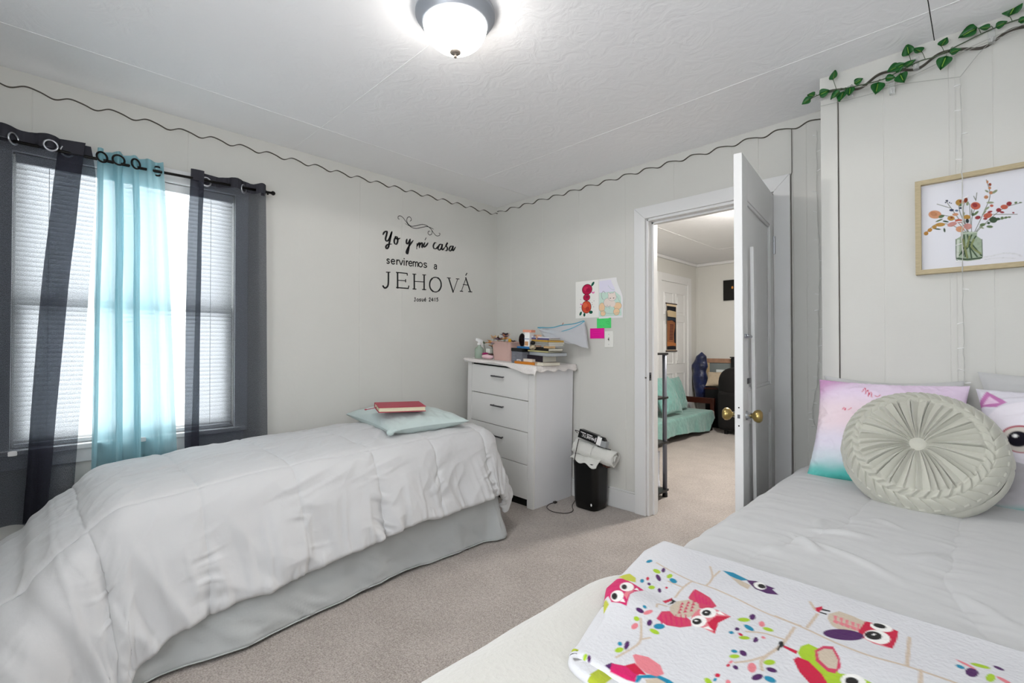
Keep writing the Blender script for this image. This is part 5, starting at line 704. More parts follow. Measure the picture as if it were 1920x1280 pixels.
# ---- round pleated cushion
def round_cushion():
    Rr = .225; T = .125
    root = empty('round_cushion', (3.0, -.80, .62), 'round sage grey pleated velvet cushion with covered centre button', 'cushion')
    tf = T3((2.995, -.79, .80), radians(57), radians(4), radians(-3))
    nth, nr_ = 1000, 120
    TH_, RR = np.meshgrid(np.linspace(0, 2 * pi, nth, endpoint=False), np.linspace(.02, 1, nr_), indexing='ij')
    rng = np.random.RandomState(4); npl = 46
    edges = np.sort((np.arange(npl) + rng.uniform(-.32, .32, npl)) * 2 * pi / npl)
    # saw tooth pleats : each pleat rises then drops sharply
    prof = 1 - RR ** 2.6; base = T / 2 * np.maximum(prof, 0) ** .55
    base = base - .034 * np.exp(-(RR / .13) ** 1.3)
    twist = .03 * np.sin(RR * 4 + TH_ * 2)
    a = np.mod(TH_ + twist - edges[0], 2 * pi); idx = np.clip(np.searchsorted(edges - edges[0], a.ravel(), side='right') - 1, 0, npl - 1).reshape(a.shape)
    ext = np.append(edges - edges[0], 2 * pi); fr = (a - ext[idx]) / (ext[idx + 1] - ext[idx])
    side = (rng.rand(npl) < .5)[idx]; fr = np.where(side, 1 - fr, fr)
    amp = (.6 + .8 * rng.rand(npl))[idx]
    tooth = np.where(fr < .85, (fr / .85) ** .8, (1 - fr) / .15)
    inner = sstep(.05, .2, RR) * (1 - sstep(.70, .77, RR))
    length = (.75 + .25 * rng.rand(npl))[idx]
    h = inner * amp * .0175 * tooth * np.minimum(1, .45 + RR * 1.3)
    # woven lattice border (chevrons) in the outer ring
    nb = 36; ring = sstep(.72, .77, RR) * (1 - sstep(.965, 1.0, RR))
    ph1 = np.mod(TH_ / (2 * pi) * nb + (RR - .72) * 7.0, 1); ph2 = np.mod(TH_ / (2 * pi) * nb - (RR - .72) * 7.0, 1)
    row = np.mod((RR - .70) / .135, 1); up = (np.floor((RR - .70) / .135) % 2) == 0
    s1 = np.where(ph1 < .88, ph1 / .88, (1 - ph1) / .12); s2 = np.where(ph2 < .88, ph2 / .88, (1 - ph2) / .12)
    lat = np.where(up, s1, s2) * (.35 + .65 * np.sin(np.clip(row, 0, 1) * pi) ** .5)
    h = h + ring * .018 * lat
    X = Rr * RR * np.cos(TH_); Y = Rr * RR * np.sin(TH_)
    bulge = 1 + .012 * np.sin(TH_ * 3) ; P = np.stack([X * bulge, Y * bulge, base + h + .006], -1)
    b = MB(); b.grid(P, SAGE, closeu=True, flip=False); b.xf(tf); b.obj('pleated_front', root, smooth=True)
    # gusset & back
    nt2 = 220; TH2, S2 = np.meshgrid(np.linspace(0, 2 * pi, nt2, endpoint=False), np.linspace(0, 1, 26), indexing='ij')
    rr = Rr * (.99 + .045 * np.sin(np.clip(S2 * 1.25, 0, 1) * pi) ** .8) * np.where(S2 > .62, np.cos((S2 - .62) / .38 * pi / 2) ** .6, 1) ; zz = .004 - .075 * S2
    rr = rr * (1 - .012 * (np.mod(TH2 / (2 * pi) * 30, 1) < .08) * (S2 < .6)) + .002 * vn(TH2 * 8, S2 * 3, 4)
    P = np.stack([rr * np.cos(TH2), rr * np.sin(TH2), zz], -1); b = MB(); b.grid(P, SAGE, closeu=True, flip=True); b.xf(tf); b.obj('gusset', root, smooth=True)
    b = MB(); zb = T / 2 - .034 + .022; b.lathe([(.0001, zb + .007), (.014, zb + .0065), (.023, zb + .004), (.027, zb), (.023, zb - .006), (.0001, zb - .010)][::-1], SAGE, n=36); b.xf(tf); b.obj('button', root, smooth=True)
round_cushion()

# ---- cream fleece underneath and owl blanket
def fleece():
    nu, nv = 150, 150
    I, J = np.meshgrid(np.linspace(0, 1, nu), np.linspace(0, 1, nv), indexing='ij')
    yb = -1.93 + .05 * I * 1.5
    A = 2.16 + (3.9 - 2.16) * I ** 1.5; Bc = -1.97 - .10 * np.exp(-((A - 2.3) / .25) ** 2) + (-2.95 + 1.97) * J
    X, Y, Z, over, dx, dy = drape(A, Bc, 2.60, 5, -2.6, -1.0, .617 + 0 * A, .11, lambda dx, dy: radians(9) + 0 * dx)
    P = np.stack([X, Y, Z], -1); n = normals(P); n = n * np.sign(np.median(n[..., 2]))
    e = 1 - np.exp(-(np.abs(Bc - Bc[:, :1]) / .03)); h = .022 * e + .006 * fbm(A * 5, Bc * 5, 3, 101) + .012 * sstep(0, .15, over) * vn(Bc * 6, over * 3, 102)
    return P + n * h[..., None]
b = MB(); b.grid(fleece(), FLEECE); tag(b.obj('fleece_throw', smooth=True, solid=.012), 'plain cream plush throw hanging over the bed corner under the owl blanket', 'throw blanket')
OWLM = print_mat('owl_fleece_print', .95, .0014, 140, .08)
def owl_top():
    nu, nv = 520, 400
    I, J = np.meshgrid(np.linspace(0, 1, nu), np.linspace(0, 1, nv), indexing='ij')
    # left edge slants; sheet coords
    S = np.linspace(0, 1, nu)
    left = np.interp(-np.linspace(-1.845, -2.50, nv), [1.845, 1.95, 2.1, 2.22, 2.34, 2.5], [2.567, 2.562, 2.585, 2.60, 2.655, 2.68])[None, :]
    A = left + (3.72 - left) * I; Bc = -1.845 + .006 * vn(A * 5, A * 0, 3) + (-2.372 + 1.845) * J
    Z = .672 + 0 * A
    Z = Z + .004 * fbm(A * 6, Bc * 6, 2, 111) + .010 * np.exp(-((A - 2.66) ** 2 + (Bc + 2.17) ** 2) / .004) - .006 * np.exp(-((A - 2.70) ** 2 + (Bc + 2.10) ** 2) / .0015)
    dl = A - left; r = .018
    Z = Z - np.where(dl < r, r - np.sqrt(np.maximum(r * r - (r - dl) ** 2, 0)), 0)
    dt = -1.845 - Bc; dt = np.maximum(dt, 0); Z = Z - np.where(dt < .012, .012 - np.sqrt(np.maximum(.012 ** 2 - (.012 - dt) ** 2, 0)), 0)
    dfr = np.maximum(Bc + 2.372, 0); Z = Z - np.where(dfr < r, r - np.sqrt(np.maximum(r * r - (r - dfr) ** 2, 0)), 0)
    C = paint(A, Bc, BLANKET, np.array(srgb('#c3c3c6')), .0011)
    return np.stack([A, Bc, Z], -1), C
P, C = owl_top()
root = empty('owl_blanket', (3.1, -2.12, .63), 'white fleece blanket printed with colourful owls, folded on the right bed', 'blanket')
b = MB(); b.grid(P, OWLM, flip=True); b.obj('top_layer', root, smooth=True, colors=C.reshape(-1, 3))
# folded layers under it, rounded edge toward the corner
LAY = [(.657, .009, 2.672, [('#c3c3c6', 0, .22), ('#9aa52e', .22, .42), ('#c3c3c6', .42, .6), ('#1f1a1a', .6, .63), ('#c3c3c6', .63, 1)]), (.642, .009, 2.684, [('#1585a6', 0, .25), ('#c3c3c6', .25, .5), ('#4d1d5b', .5, .7), ('#cf1f66', .7, 1)]), (.627, .009, 2.678, [('#c3c3c6', 0, .4), ('#a5c62c', .4, .6), ('#c3c3c6', .6, 1)])]
for li, (zc, r, xl, st_) in enumerate(LAY):
    nu, nv = 200, 14
    S = np.linspace(0, 1, nu)
    cl = np.array([(3.7, -1.862), (2.75, -1.862), (2.60 + (xl - 2.66), -1.875), (2.595 + (xl - 2.66), -1.93), (2.61 + (xl - 2.66), -2.12), (xl + .002, -2.325), (xl + .012, -2.362), (xl + .05, -2.384), (2.9, -2.390), (3.7, -2.390)])
    pp = np.array(smoothpath([(x, y, 0) for x, y in cl], 34))[:, :2]; nu = len(pp); tn = np.gradient(pp, axis=0); tn /= np.linalg.norm(tn, axis=1, keepdims=True); nn = np.stack([tn[:, 1], -tn[:, 0]], 1) * -1
    ctr = np.array((3.2, -2.1)); nn = np.where(((pp - ctr) * nn).sum(1, keepdims=True) < 0, -nn, nn)
    G_ = np.zeros((nu, nv, 3)); Cc = np.zeros((nu, nv, 3)); L0 = np.linspace(0, 1, nu)
    for j in range(nv):
        if j < 12: a = -pi / 2 + pi * j / 11; off = r * cos(a); z = r * sin(a)
        else: off = -.06; z = r if j == 12 else -r
        if j == 12: off = -.05
        G_[:, j, 0] = pp[:, 0] + nn[:, 0] * (off + .003 * vn(L0 * 30, L0 * 0, li)); G_[:, j, 1] = pp[:, 1] + nn[:, 1] * off; G_[:, j, 2] = zc + z + .002 * vn(L0 * 22, L0 * 0, li + 5)
        cc = np.zeros((nu, 3)); seg = np.mod(L0 * 5.3 + li * .37 + .06 * j / nv, 1)
        for c, s0, s1 in st_: cc[(seg >= s0) & (seg < s1 + 1e-6)] = srgb(c)
        Cc[:, j] = cc
    b = MB(); b.grid(G_, OWLM); b.obj('folded_layer', root, smooth=True, colors=Cc.reshape(-1, 3))
b = MB(); b.box((2.70, -2.37, .622), (3.7, -1.89, .662), mat('fleece_core', '#c3c3c6', .95)); b.obj('inner_folds', root, bevel=.01)
# =================================================================== DRESSER
TILT = radians(1.8)
DP = (.90, -.25, 0)
def dt(p):  # dresser leans a touch to the right on the carpet edge
    x, y, z = p[0] - DP[0], p[1], p[2]; return (DP[0] + x + z * .022, y, z - x * .056 * min(1, max(0, (z - 0) / .2)))
dr = empty('dresser', (.52, -.25, 0), 'tall white four drawer dresser in the corner beyond the bed', 'dresser')
XA, XB, YF, YB, HT = .135, .872, -.475, -.03, 1.0
def dbx(name, a0, a1, m, par=dr, bev=.0015, **k):
    b = MB(); b.box(a0, a1, m).xf(dt); return b.obj(name, par, bevel=bev, **k)
dbx('side_panel', (XB - .018, YF + .02, 0), (XB, YB, HT), DRESS_SIDE); dbx('side_panel', (XA, YF + .02, 0), (XA + .018, YB, HT), DRESS_SIDE)
dbx('front_post', (XB - .058, YF, 0), (XB, YF + .02, HT), DRESS); dbx('front_post', (XA, YF, 0), (XA + .05, YF + .02, HT), DRESS)
dbx('back_panel', (XA + .018, YB - .008, .04), (XB - .018, YB, HT), DRESS_SIDE, bev=0)
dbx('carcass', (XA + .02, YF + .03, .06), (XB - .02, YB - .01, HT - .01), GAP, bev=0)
dbx('top_board', (XA - .02, YF - .025, HT), (XB + .025, YB + .012, HT + .022), DRESS)
zz_ = [.985, .762, .535, .300, .055]
for i in range(4):
    z1, z0 = zz_[i] - .0, zz_[i + 1] + .005
    d = dbx('drawer', (XA + .053, YF - .001, z0), (XB - .060, YF + .019, z1), DRESS)
    if i >= 0:
        b = MB(); xm = .505; zc = (z0 + z1) / 2 + .038 - (0 if i < 2 else 0)
        b.box((xm - .066, YF - .030, zc - .0055), (xm + .066, YF - .022, zc + .0055), DARKMET)
        for x in (xm - .052, xm + .052): b.box((x - .004, YF - .024, zc - .004), (x + .004, YF, zc + .004), DARKMET)
        b.xf(dt); b.obj('drawer_handle', d, bevel=.001)
dbx('toe_gap_shade', (XA + .05, YF + .03, 0.0), (XB - .06, YF + .04, .055), GAP, bev=0)  # black board stands in for the shade under the lowest drawer
# white lace runner with scalloped drop
ZT = HT + .0225
RUN = mat('lace_runner', '#e4dfdc', .9, bump=.0025, bscale=130, var=.06, vscale=90)
def runner():
    nu, nv = 120, 80
    I, J = np.meshgrid(np.linspace(0, 1, nu), np.linspace(0, 1, nv), indexing='ij')
    x0, x1, y0, y1 = XA - .018, XB + .022, YF - .022, YB + .0
    drop = .015 + .040 * sstep(.15, .95, I) + .012 * np.sin(I * 9)  # front drop varies
    Bc = y1 - (y1 - y0 + drop) * J
    A = x0 - .008 + (x1 - x0 + .008 + .045 + .008 * np.sin(J * 26)) * I
    ex = np.where(A > x1, A - x1, 0); ey = np.where(Bc < y0, y0 - Bc, 0)
    m = np.hypot(ex, ey) + 1e-9; q = .006 * pi / 2; t = np.minimum(m, q); f = .006 * np.sin(t / .006); g = .006 * (1 - np.cos(t / .006)) + np.maximum(m - q, 0) * .95; f = f + np.maximum(m - q, 0) * .25 + .008 * vn(I * 14, J * 10, 4) * sstep(0, .03, m)
    X = np.clip(A, None, x1) + ex / m * f; Y = np.clip(Bc, y0, None) - ey / m * f; Z = ZT + .003 - g + .0012 * vn(I * 20, J * 14, 5)
    return np.stack([X, Y, Z], -1)
b = MB(); b.grid(runner(), RUN); b.xf(dt); tag(b.obj('table_runner', smooth=True, solid=.0025), 'white textured cloth runner covering the dresser top, scalloped edge hanging down', 'table runner')
ZT += .0055
def on(x, y, z=0): return dt((x, y, ZT + z))
# helper: build in dresser-top coordinates
def ob(name, parent, fn, **k):
    b = MB(); fn(b); b.xf(lambda p: dt((p[0], p[1], p[2] + ZT))); return b.obj(name, parent, **k)
def em(name, x, y, label, cat, group=None): return empty(name, on(x, y), label, cat, group)
def rbox(b, c, s, m, rz=0, rx=0, ry=0):
    b.box((c[0] - s[0] / 2, c[1] - s[1] / 2, c[2]), (c[0] + s[0] / 2, c[1] + s[1] / 2, c[2] + s[2]), m, rot=((c[0], c[1], c[2]), (radians(rx), radians(ry), radians(rz))))
# spray bottle
GGL = mat('green_glass', '#a9bfae', .05, alpha=.55, spec=.6); WPL = mat('white_plastic', '#efefef', .4); PGLS = mat('clear_film', '#dfe6ea', .15, alpha=.35, spec=.6)
r = em('spray_bottle', .185, -.40, 'small green glass spray bottle with white trigger on the dresser', 'spray bottle')
ob('bottle_body', r, lambda b: b.lathe([(.034, 0), (.038, .004), (.038, .07), (.034, .084), (.018, .095), (.014, .1), (.014, .112)], GGL, (.185, -.40, 0), n=28), smooth=True)
ob('dip_tube', r, lambda b: b.tube([(.185, -.40, .1), (.172, -.405, .012)], .0022, WPL, n=6))
def spr(b): b.lathe([(.016, .108), (.017, .122), (.011, .128)], WPL, (.185, -.40, 0), n=18); b.box((.150, -.413, .135), (.215, -.387, .158), WPL, rot=((.185, -.40, .14), (0, radians(14), 0))); b.box((.176, -.41, .125), (.2, -.39, .15), WPL)
ob('sprayer_head', r, spr, bevel=.004)
ob('trigger', r, lambda b: b.tube([(.21, -.40, .14), (.222, -.40, .125), (.218, -.40, .105), (.226, -.40, .095)], [.005, .005, .004, .003], WPL), smooth=True)
# small pouch, bowl and box beside it
PK = mat('pink_pouch', '#e6c3cb', .8, bump=.001, bscale=80); MG = mat('magenta_satin', '#a31764', .45)
def pch(b): b.blob((.285, -.395, .02), (.052, .04, .020), PK, pw=.8)
r = ob('pouch', None, pch, smooth=True); tag(r, 'pale pink cosmetic pouch between the spray bottle and the pink basket', 'pouch')
ob('pouch_flap', r, lambda b: (b.blob((.262, -.40, .042), (.026, .03, .011), MG), b.blob((.315, -.385, .041), (.03, .026, .006), mat('brown_satin', '#3b1a17', .5))), smooth=True)
r = ob('small_jar', None, lambda b: b.box((.235, -.375, .048), (.285, -.34, .085), mat('pale_cream_jar', '#e6ebe2', .5)), bevel=.006); tag(r, 'small pale square jar behind the spray bottle trigger', 'jar')
r = ob('wooden_stick', None, lambda b: b.tube([(.238, -.26, .0), (.2, -.2, .19)], .006, mat('bamboo', '#a98f72', .7), n=8)); tag(r, 'tan wooden stick standing up behind the orange flowers', 'stick')
# artificial flowers
def petal_flower(b, c, R_, mats, n=6, tilt=(0, 0), rnd=None):
    for k in range(n):
        a = 2 * pi * k / n + rnd.uniform(-.2, .2); L = R_ * rnd.uniform(1.0, 1.35); el = rnd.uniform(.2, .8); m = mats[k % len(mats)]
        d = np.array((cos(a) * cos(el), sin(a) * cos(el), sin(el))); s = np.cross(d, (0, 0, 1)); s /= np.linalg.norm(s); c0 = np.array(c)
        ps = [c0, c0 + d * L * .45 + s * L * .27, c0 + d * L + np.array((0, 0, -.1 * L)), c0 + d * L * .45 - s * L * .27]
        mid = c0 + d * L * .5 + np.array((0, 0, .05 * L)); b.add([tuple(p) for p in ps] + [tuple(mid)], [(0, 1, 4), (1, 2, 4), (2, 3, 4), (3, 0, 4)], m)
OR = mat('orange_petal', '#d98a2b', .7); OR2 = mat('pale_orange_petal', '#e6b980', .7); YE = mat('yellow_petal', '#c9a02f', .7); PU = mat('plum_petal', '#5a3450', .7); LI = mat('lilac_petal', '#a990a8', .7); GRN = mat('dull_green_leaf', '#5f6e55', .7); DK = mat('dark_brown_leaf', '#33231f', .8); CRM = mat('cream_petal', '#d9cdbb', .7); PCH = mat('peach_petal', '#d8946a', .7)
def bouquet(name, label, spots, parent=None):
    rnd = random.Random(len(spots) * 3 + 1); x0, y0 = spots[0][0][0], spots[0][0][1]
    r = em(name, x0, y0, label, 'artificial flowers')
    def stems(b):
        for (c, R_, ms) in spots: b.tube([(c[0] * .7 + x0 * .3, c[1] * .7 + y0 * .3, max(.0, c[2] - .11)), c], .0022, GRN, n=5)
    ob('stems', r, stems)
    for (c, R_, ms) in spots:
        ob('blossom', r, lambda b: petal_flower(b, c, R_, ms, 9, rnd=rnd), solid=.0012)
    return r
bouquet('lily_stem', 'orange artificial lilies with cream petals leaning left of the pink basket', [((.275, -.34, .125), .052, [OR, OR2, OR]), ((.325, -.30, .155), .045, [YE, OR, CRM]), ((.255, -.30, .165), .042, [CRM, OR2]), ((.315, -.37, .10), .035, [DK, DK, OR]), ((.165, -.33, .12), .032, [GRN, CRM])])
# pink basket
PINK = mat('dusty_pink_plastic', '#cfaea5', .5)
r = em('basket', .42, -.30, 'dusty pink plastic storage basket full of flowers and bottles on the dresser', 'basket')
def rr_ring(x0, x1, y0, y1, rad, z, n=8):
    pts = []
    for cx, cy, a0 in ((x1 - rad, y1 - rad, 0), (x0 + rad, y1 - rad, 90), (x0 + rad, y0 + rad, 180), (x1 - rad, y0 + rad, 270)):
        for k in range(n + 1): a = radians(a0 + 90 * k / n); pts.append((cx + rad * cos(a), cy + rad * sin(a), z))
    return pts
def bskt(b):
    rings = [(.012, 0), (0.004, .06), (0, .125), (-.004, .128), (-.002, .13), (.004, .128), (.008, .06), (.014, .006)]
    P = np.array([rr_ring(.325 + o, .535 - o, -.40 + o, -.20 - o, .03, z) for o, z in [(o_, z_ * 1.15) for o_, z_ in rings]]); b.grid(P, PINK, closev=True)
    b.add([tuple(p) for p in P[0]], [tuple(range(len(P[0])))[::-1]], PINK); b.add([tuple(p) for p in P[-1]], [tuple(range(len(P[-1])))], PINK)
ob('basket_body', r, bskt, smooth=True)
bouquet('flower_bunch', 'plum and lilac artificial flowers sticking out of the pink basket', [((.37, -.36, .16), .045, [PU, LI, DK]), ((.42, -.33, .185), .042, [LI, PCH, PU]), ((.45, -.36, .168), .038, [PCH, YE]), ((.345, -.38, .115), .045, [CRM, LI, GRN]), ((.38, -.30, .195), .04, [DK, PU]), ((.47, -.29, .15), .03, [GRN, PU])])
r = em('glue_bottle', .500, -.36, 'small white bottle with yellow cap in the pink basket', 'bottle')
ob('bottle_body', r, lambda b: b.lathe([(.014, .02), (.016, .12), (.016, .14), (.008, .148)], WPL, (.500, -.36, 0), n=16), smooth=True); ob('cap', r, lambda b: b.lathe([(.012, .148), (.013, .165), (.010, .175)], mat('yellow_cap', '#d8a32e', .5), (.500, -.36, 0), n=16), smooth=True)
r = em('hand_mirror', .585, -.30, 'round black hand mirror standing up out of the pink basket', 'mirror')
def hm(b): b.blob((.575, -.30, .170), (.036, .006, .052), BLACK); b.tube([(.57, -.30, .12), (.56, -.295, .03)], .007, BLACK)
ob('mirror_frame', r, hm, smooth=True); ob('mirror_glass', r, lambda b: b.blob((.575, -.3055, .170), (.029, .0022, .044), mat('dark_mirror', '#1c0f14', .05, metal=.6)), smooth=True)
# grey box with black lid
r = em('storage_box', .675, -.42, 'small dark grey box with black lid and white barcode label', 'box')
GREYB = mat('grey_card', '#70727a', .7, var=.1, vscale=90)
def gb(b): b.box((.625, -.465, 0), (.735, -.37, .088), GREYB)
ob('box_body', r, gb, bevel=.003); ob('lid', r, lambda b: b.box((.622, -.468, .088), (.738, -.367, .112), BLACK), bevel=.003)
def lab(b):
    b.box((.682, -.4662, .012), (.722, -.465, .030), WPL)
    for k in range(9): b.box((.687 + k * .0034, -.4666, .016), (.6885 + k * .0034, -.466, .026), BLACK)
    for k in range(6): b.box((.634, -.4655, .022 + k * .01), (.664, -.465, .0235 + k * .01), mat('pale_print', '#9a9ca4', .7))
ob('label', r, lab)
def card_box(name, label, cat, c, s, m, rz=0, parts=()):
    r = em(name, c[0], c[1], label, cat); ob('box_body', r, lambda b: rbox(b, c, s, m, rz), bevel=.001)
    for nm, c2, s2, m2 in parts: ob(nm, r, lambda b: rbox(b, c2, s2, m2, rz))
    return r
BLUE = mat('blue_case', '#2f6ea5', .5)
r = ob('pencil_case', None, lambda b: rbox(b, (.715, -.41, .112), (.12, .06, .014), BLUE, 4), bevel=.004); tag(r, 'flat blue case lying on top of the grey box', 'case')
card_box('carton', 'upright white and tan carton with coral lid leaning on the book pile', 'box', (.745, -.405, .128), (.045, .05, .105), WPL, 8, (('coral_lid', (.745, -.405, .233), (.075, .055, .018), mat('coral_card', '#df9a80', .7)), ('printed_panel', (.745, -.4315, .135), (.03, .002, .03), mat('tan_print', '#c89468', .7)), ('blue_band', (.745, -.4315, .182), (.046, .002, .004), mat('blue_print', '#51659a', .7))))
card_box('carton', 'tan and violet carton standing behind the white carton with coral lid', 'box', (.80, -.37, .128), (.06, .04, .09), mat('tan_carton', '#c9a186', .7), -30, (('violet_panel', (.785, -.395, .13), (.02, .003, .08), mat('violet_print', '#6c6b96', .7)),))
r = em('ornament', .80, -.43, 'small black and cream patterned ornament beside the book pile', 'ornament')
ob('body', r, lambda b: b.blob((.805, -.43, .125), (.028, .02, .018), mat('speckled_ceramic', '#b9ab92', .6, var=.6, vscale=60)), smooth=True); ob('cap', r, lambda b: b.blob((.797, -.42, .158), (.02, .016, .016), BLACK), smooth=True)
# books and notebooks piled beside it, from the runner up
PG = mat('book_pages', '#d8d4c6', .9, var=.12, vscale=220, stretch=(1, 1, 8))
stack = [('orange covered notebook at the bottom left of the dresser book pile', 'notebook', '#c77a24', (.765, -.42, 0), (.19, .11, .018), 3, 1),
 ('cream paperback at the bottom right of the dresser book pile', 'book', '#cfc4b4', (.862, -.35, 0), (.13, .18, .022), -4, 1),
 ('dark cover book with a purple nebula picture lying behind the grey box', 'book', '#251c26', (.80, -.33, .022), (.17, .16, .045), 0, 1),
 ('thin cream and red leaflet box on the orange notebook', 'box', '#ddd2c6', (.772, -.43, .0185), (.09, .04, .020), 2, 0),
 ('black binder with silver edge, widest in the book pile', 'binder', '#2b2d31', (.86, -.32, .0675), (.20, .20, .026), -3, 1),
 ('grey and yellow workbook in the lower middle of the book pile', 'book', '#b9b27f', (.835, -.33, .094), (.18, .17, .010), 6, 1),
 ('thick black novel with tan spine end in the book pile', 'book', '#1d1a18', (.85, -.32, .1045), (.17, .16, .020), -2, 1),
 ('tan wooden block book end piece on the right of the pile', 'book', '#bfa077', (.915, -.37, .1247), (.05, .07, .016), -2, 0),
 ('silver spiral bound notebook lower of the two', 'notebook', '#aeb0b4', (.835, -.32, .141), (.20, .18, .014), 4, 1),
 ('silver spiral bound notebook upper of the two', 'notebook', '#c5c7cb', (.838, -.315, .1555), (.20, .18, .013), 1, 1),
 ('mustard yellow folder near the top of the book pile', 'folder', '#b9933f', (.845, -.32, .169), (.185, .17, .013), -3, 0),
 ('violet book second from the top of the book pile', 'book', '#5b5580', (.83, -.32, .1825), (.17, .15, .013), 5, 1),
 ('white exercise book on top of the book pile', 'notebook', '#d9dadd', (.82, -.32, .196), (.18, .14, .008), 8, 0)]
for i, (lb, ct, c, p, s, rz, pg) in enumerate(stack):
    m = mat('cover_%s' % c[1:], c, .55)
    r = em(ct if ct != 'book' else 'book', p[0], p[1], lb, ct)
    x, y, z = p; t = .0015
    if pg:
        def cv(b):
            rbox(b, (x, y, z), (s[0], s[1], t), m, rz); rbox(b, (x, y, z + s[2] - t), (s[0], s[1], t), m, rz)
        ob('cover', r, cv); ob('pages', r, lambda b: rbox(b, (x, y, z + t), (s[0] - .006, s[1] - .006, s[2] - 2 * t), PG if i != 4 else mat('silver_edge', '#b9bec4', .3, metal=.6), rz))
        if i in (0, 2, 5, 6, 11): ob('spine', r, lambda b: rbox(b, (x, y, z + .0001), (s[0], s[1] + .0006, s[2] - .0002), m, rz) if False else b.box((x - s[0] / 2, y - s[1] / 2 - .0008, z + .0002), (x + s[0] / 2, y - s[1] / 2 + .004, z + s[2] - .0002), m, rot=((x, y, z), (0, 0, radians(rz)))))
        if 'spiral' in lb:
            def sp(b):
                for k in range(26):
                    q = rotp((x - s[0] / 2 + .006 + k * (s[0] - .012) / 25, y - s[1] / 2, z + s[2] / 2), (x, y, z), 0, 0, radians(rz)); pts = [(q[0], q[1] + .004 * cos(a), q[2] + s[2] * .55 * sin(a)) for a in np.linspace(0, 2 * pi, 9)[:-1]]
                    b.tube(pts, .0009, GAP, n=4, closed=True)
            ob('spiral_binding', r, sp)
    else: ob('cover', r, lambda b: rbox(b, p, s, m, rz), bevel=.001)
# clear pouch with turquoise zip
TQ = mat('turquoise_zip', '#4f9db4', .5); FILM = two_sided('frosted_pouch_film', '#e8eaee', .45, .38)[0]
r = em('zip_pouch', .90, -.17, 'frosted zip pouch with turquoise edging leaning on the wall above the books', 'pouch')
def film(b, off, sag):
    n = 24; I, J = np.meshgrid(np.linspace(0, 1, n), np.linspace(0, 1, n), indexing='ij')
    TL = np.array((.79, -.36, .275)); TR = np.array((.985, -.05, .335)); BL = np.array((.80, -.30, .208)); BR = np.array((1.05, -.09, .135))
    P = (TL[None, None] * ((1 - I) * (1 - J))[..., None] + TR * (I * (1 - J))[..., None] + BL * ((1 - I) * J)[..., None] + BR * (I * J)[..., None])
    P[..., 2] += -sag * np.sin(I * pi) * (1 - J) + .012 * vn(I * 4, J * 4, 7 + off) + .012 * np.sin(J * pi); P[..., 1] -= off * .03 * np.sin(J * pi * .9 + .3) * (1 - I * .5); P[..., 0] += .006 * off
    b.grid(P, FILM); return P
b = MB(); PF = film(b, 1, .05); b.xf(lambda p: dt((p[0], p[1], p[2] + ZT))); b.obj('front_film', r, smooth=True, solid=.0008)
b = MB(); PB = film(b, -1, .012); b.xf(lambda p: dt((p[0], p[1], p[2] + ZT))); b.obj('back_film', r, smooth=True, solid=.0008)
def zp(b): b.tube([tuple(p) for p in PF[:, 0]], .004, TQ, n=6); b.tube([tuple(p) for p in PB[:, 0]], .004, TQ, n=6); b.tube([tuple(p) for p in PF[-1, ::2]], .0018, FILM, n=5)
ob('zip_edge', r, zp)
r = ob('pencil', None, lambda b: b.tube([(.83, -.2, .20), (.855, -.14, .315)], .003, mat('red_pencil', '#b06a58', .6), n=6)); tag(r, 'thin reddish pencil poking up behind the zip pouch', 'pencil')

# =================================================================== BIN, TOWEL AND BOX
BX = (1.127, -.122)
r = empty('waste_bin', (BX[0], BX[1], 0), 'black plastic waste bin standing by the wall beside the dresser', 'waste bin')
b = MB(); P = []
for o, z in ((.018, .002), (.012, 0.006), (.004, .06), (0, .30), (-.002, .335), (.003, .338), (.006, .33), (.012, .03)):
    ring = rr_ring(BX[0] - .105 + o, BX[0] + .105 - o, BX[1] - .10 + o, BX[1] + .085 - o, .045, z, 10); P.append(ring)
P = np.array(P); b.grid(P, BLACK, closev=True); b.add([tuple(p) for p in P[0]], [tuple(range(P.shape[1]))[::-1]], BLACK); b.add([tuple(p) for p in P[-1]], [tuple(range(P.shape[1]))], BLACK); b.obj('bin_body', r, smooth=True)
b = MB(); ring = np.array([rr_ring(BX[0] - .107, BX[0] + .107, BX[1] - .102, BX[1] + .087, .047, z, 10) for z in (.318, .337)]); b.grid(ring, BLACK, closev=True); b.obj('rim', r, smooth=True)
b = MB(); b.blob((BX[0] + .068, BX[1] - .098, .05), (.006, .003, .010), WPL); b.obj('sticker', r)
TOW = mat('pale_towel', '#d6d6d1', .95, sheen=.5, bump=.003, bscale=110, spec=.1)
tw = empty('towel', (1.13, -.13, .35), 'pale grey towel rolled up and lying across the black bin', 'towel')
A0, A1 = np.array((1.01, -.16, .435)), np.array((1.315, -.10, .365)); ax = A1 - A0; Ln = np.linalg.norm(ax); ax /= Ln; e1 = np.array((0, -1, 0.)) - ax * np.dot((0, -1, 0.), ax); e1 /= np.linalg.norm(e1); e2 = np.cross(e1, ax); e2 = e2 if e2[2] > 0 else -e2
nt = 120; S = np.linspace(0, 1, 40); sp = []
for k in range(nt):
    a = k / (nt - 1) * 2 * pi * 2.6; rad = .022 + .036 * (k / (nt - 1)); sp.append((rad * cos(a), rad * sin(a) * .92))
sp += [(.058 + .0 * k, -.01 - .02 * k) for k in ()]
P = np.zeros((nt, 40, 3))
for k, (u, v) in enumerate(sp):
    for j, s in enumerate(S):
        wv2 = 1 + .10 * float(vn(s * 5, k * .06, 3)) + .05 * sin(s * pi); P[k, j] = A0 + ax * (Ln * s + .01 * float(vn(k * .1, 0, 5)) * (1 if s > .5 else -1)) + e1 * u * wv2 + e2 * v * wv2
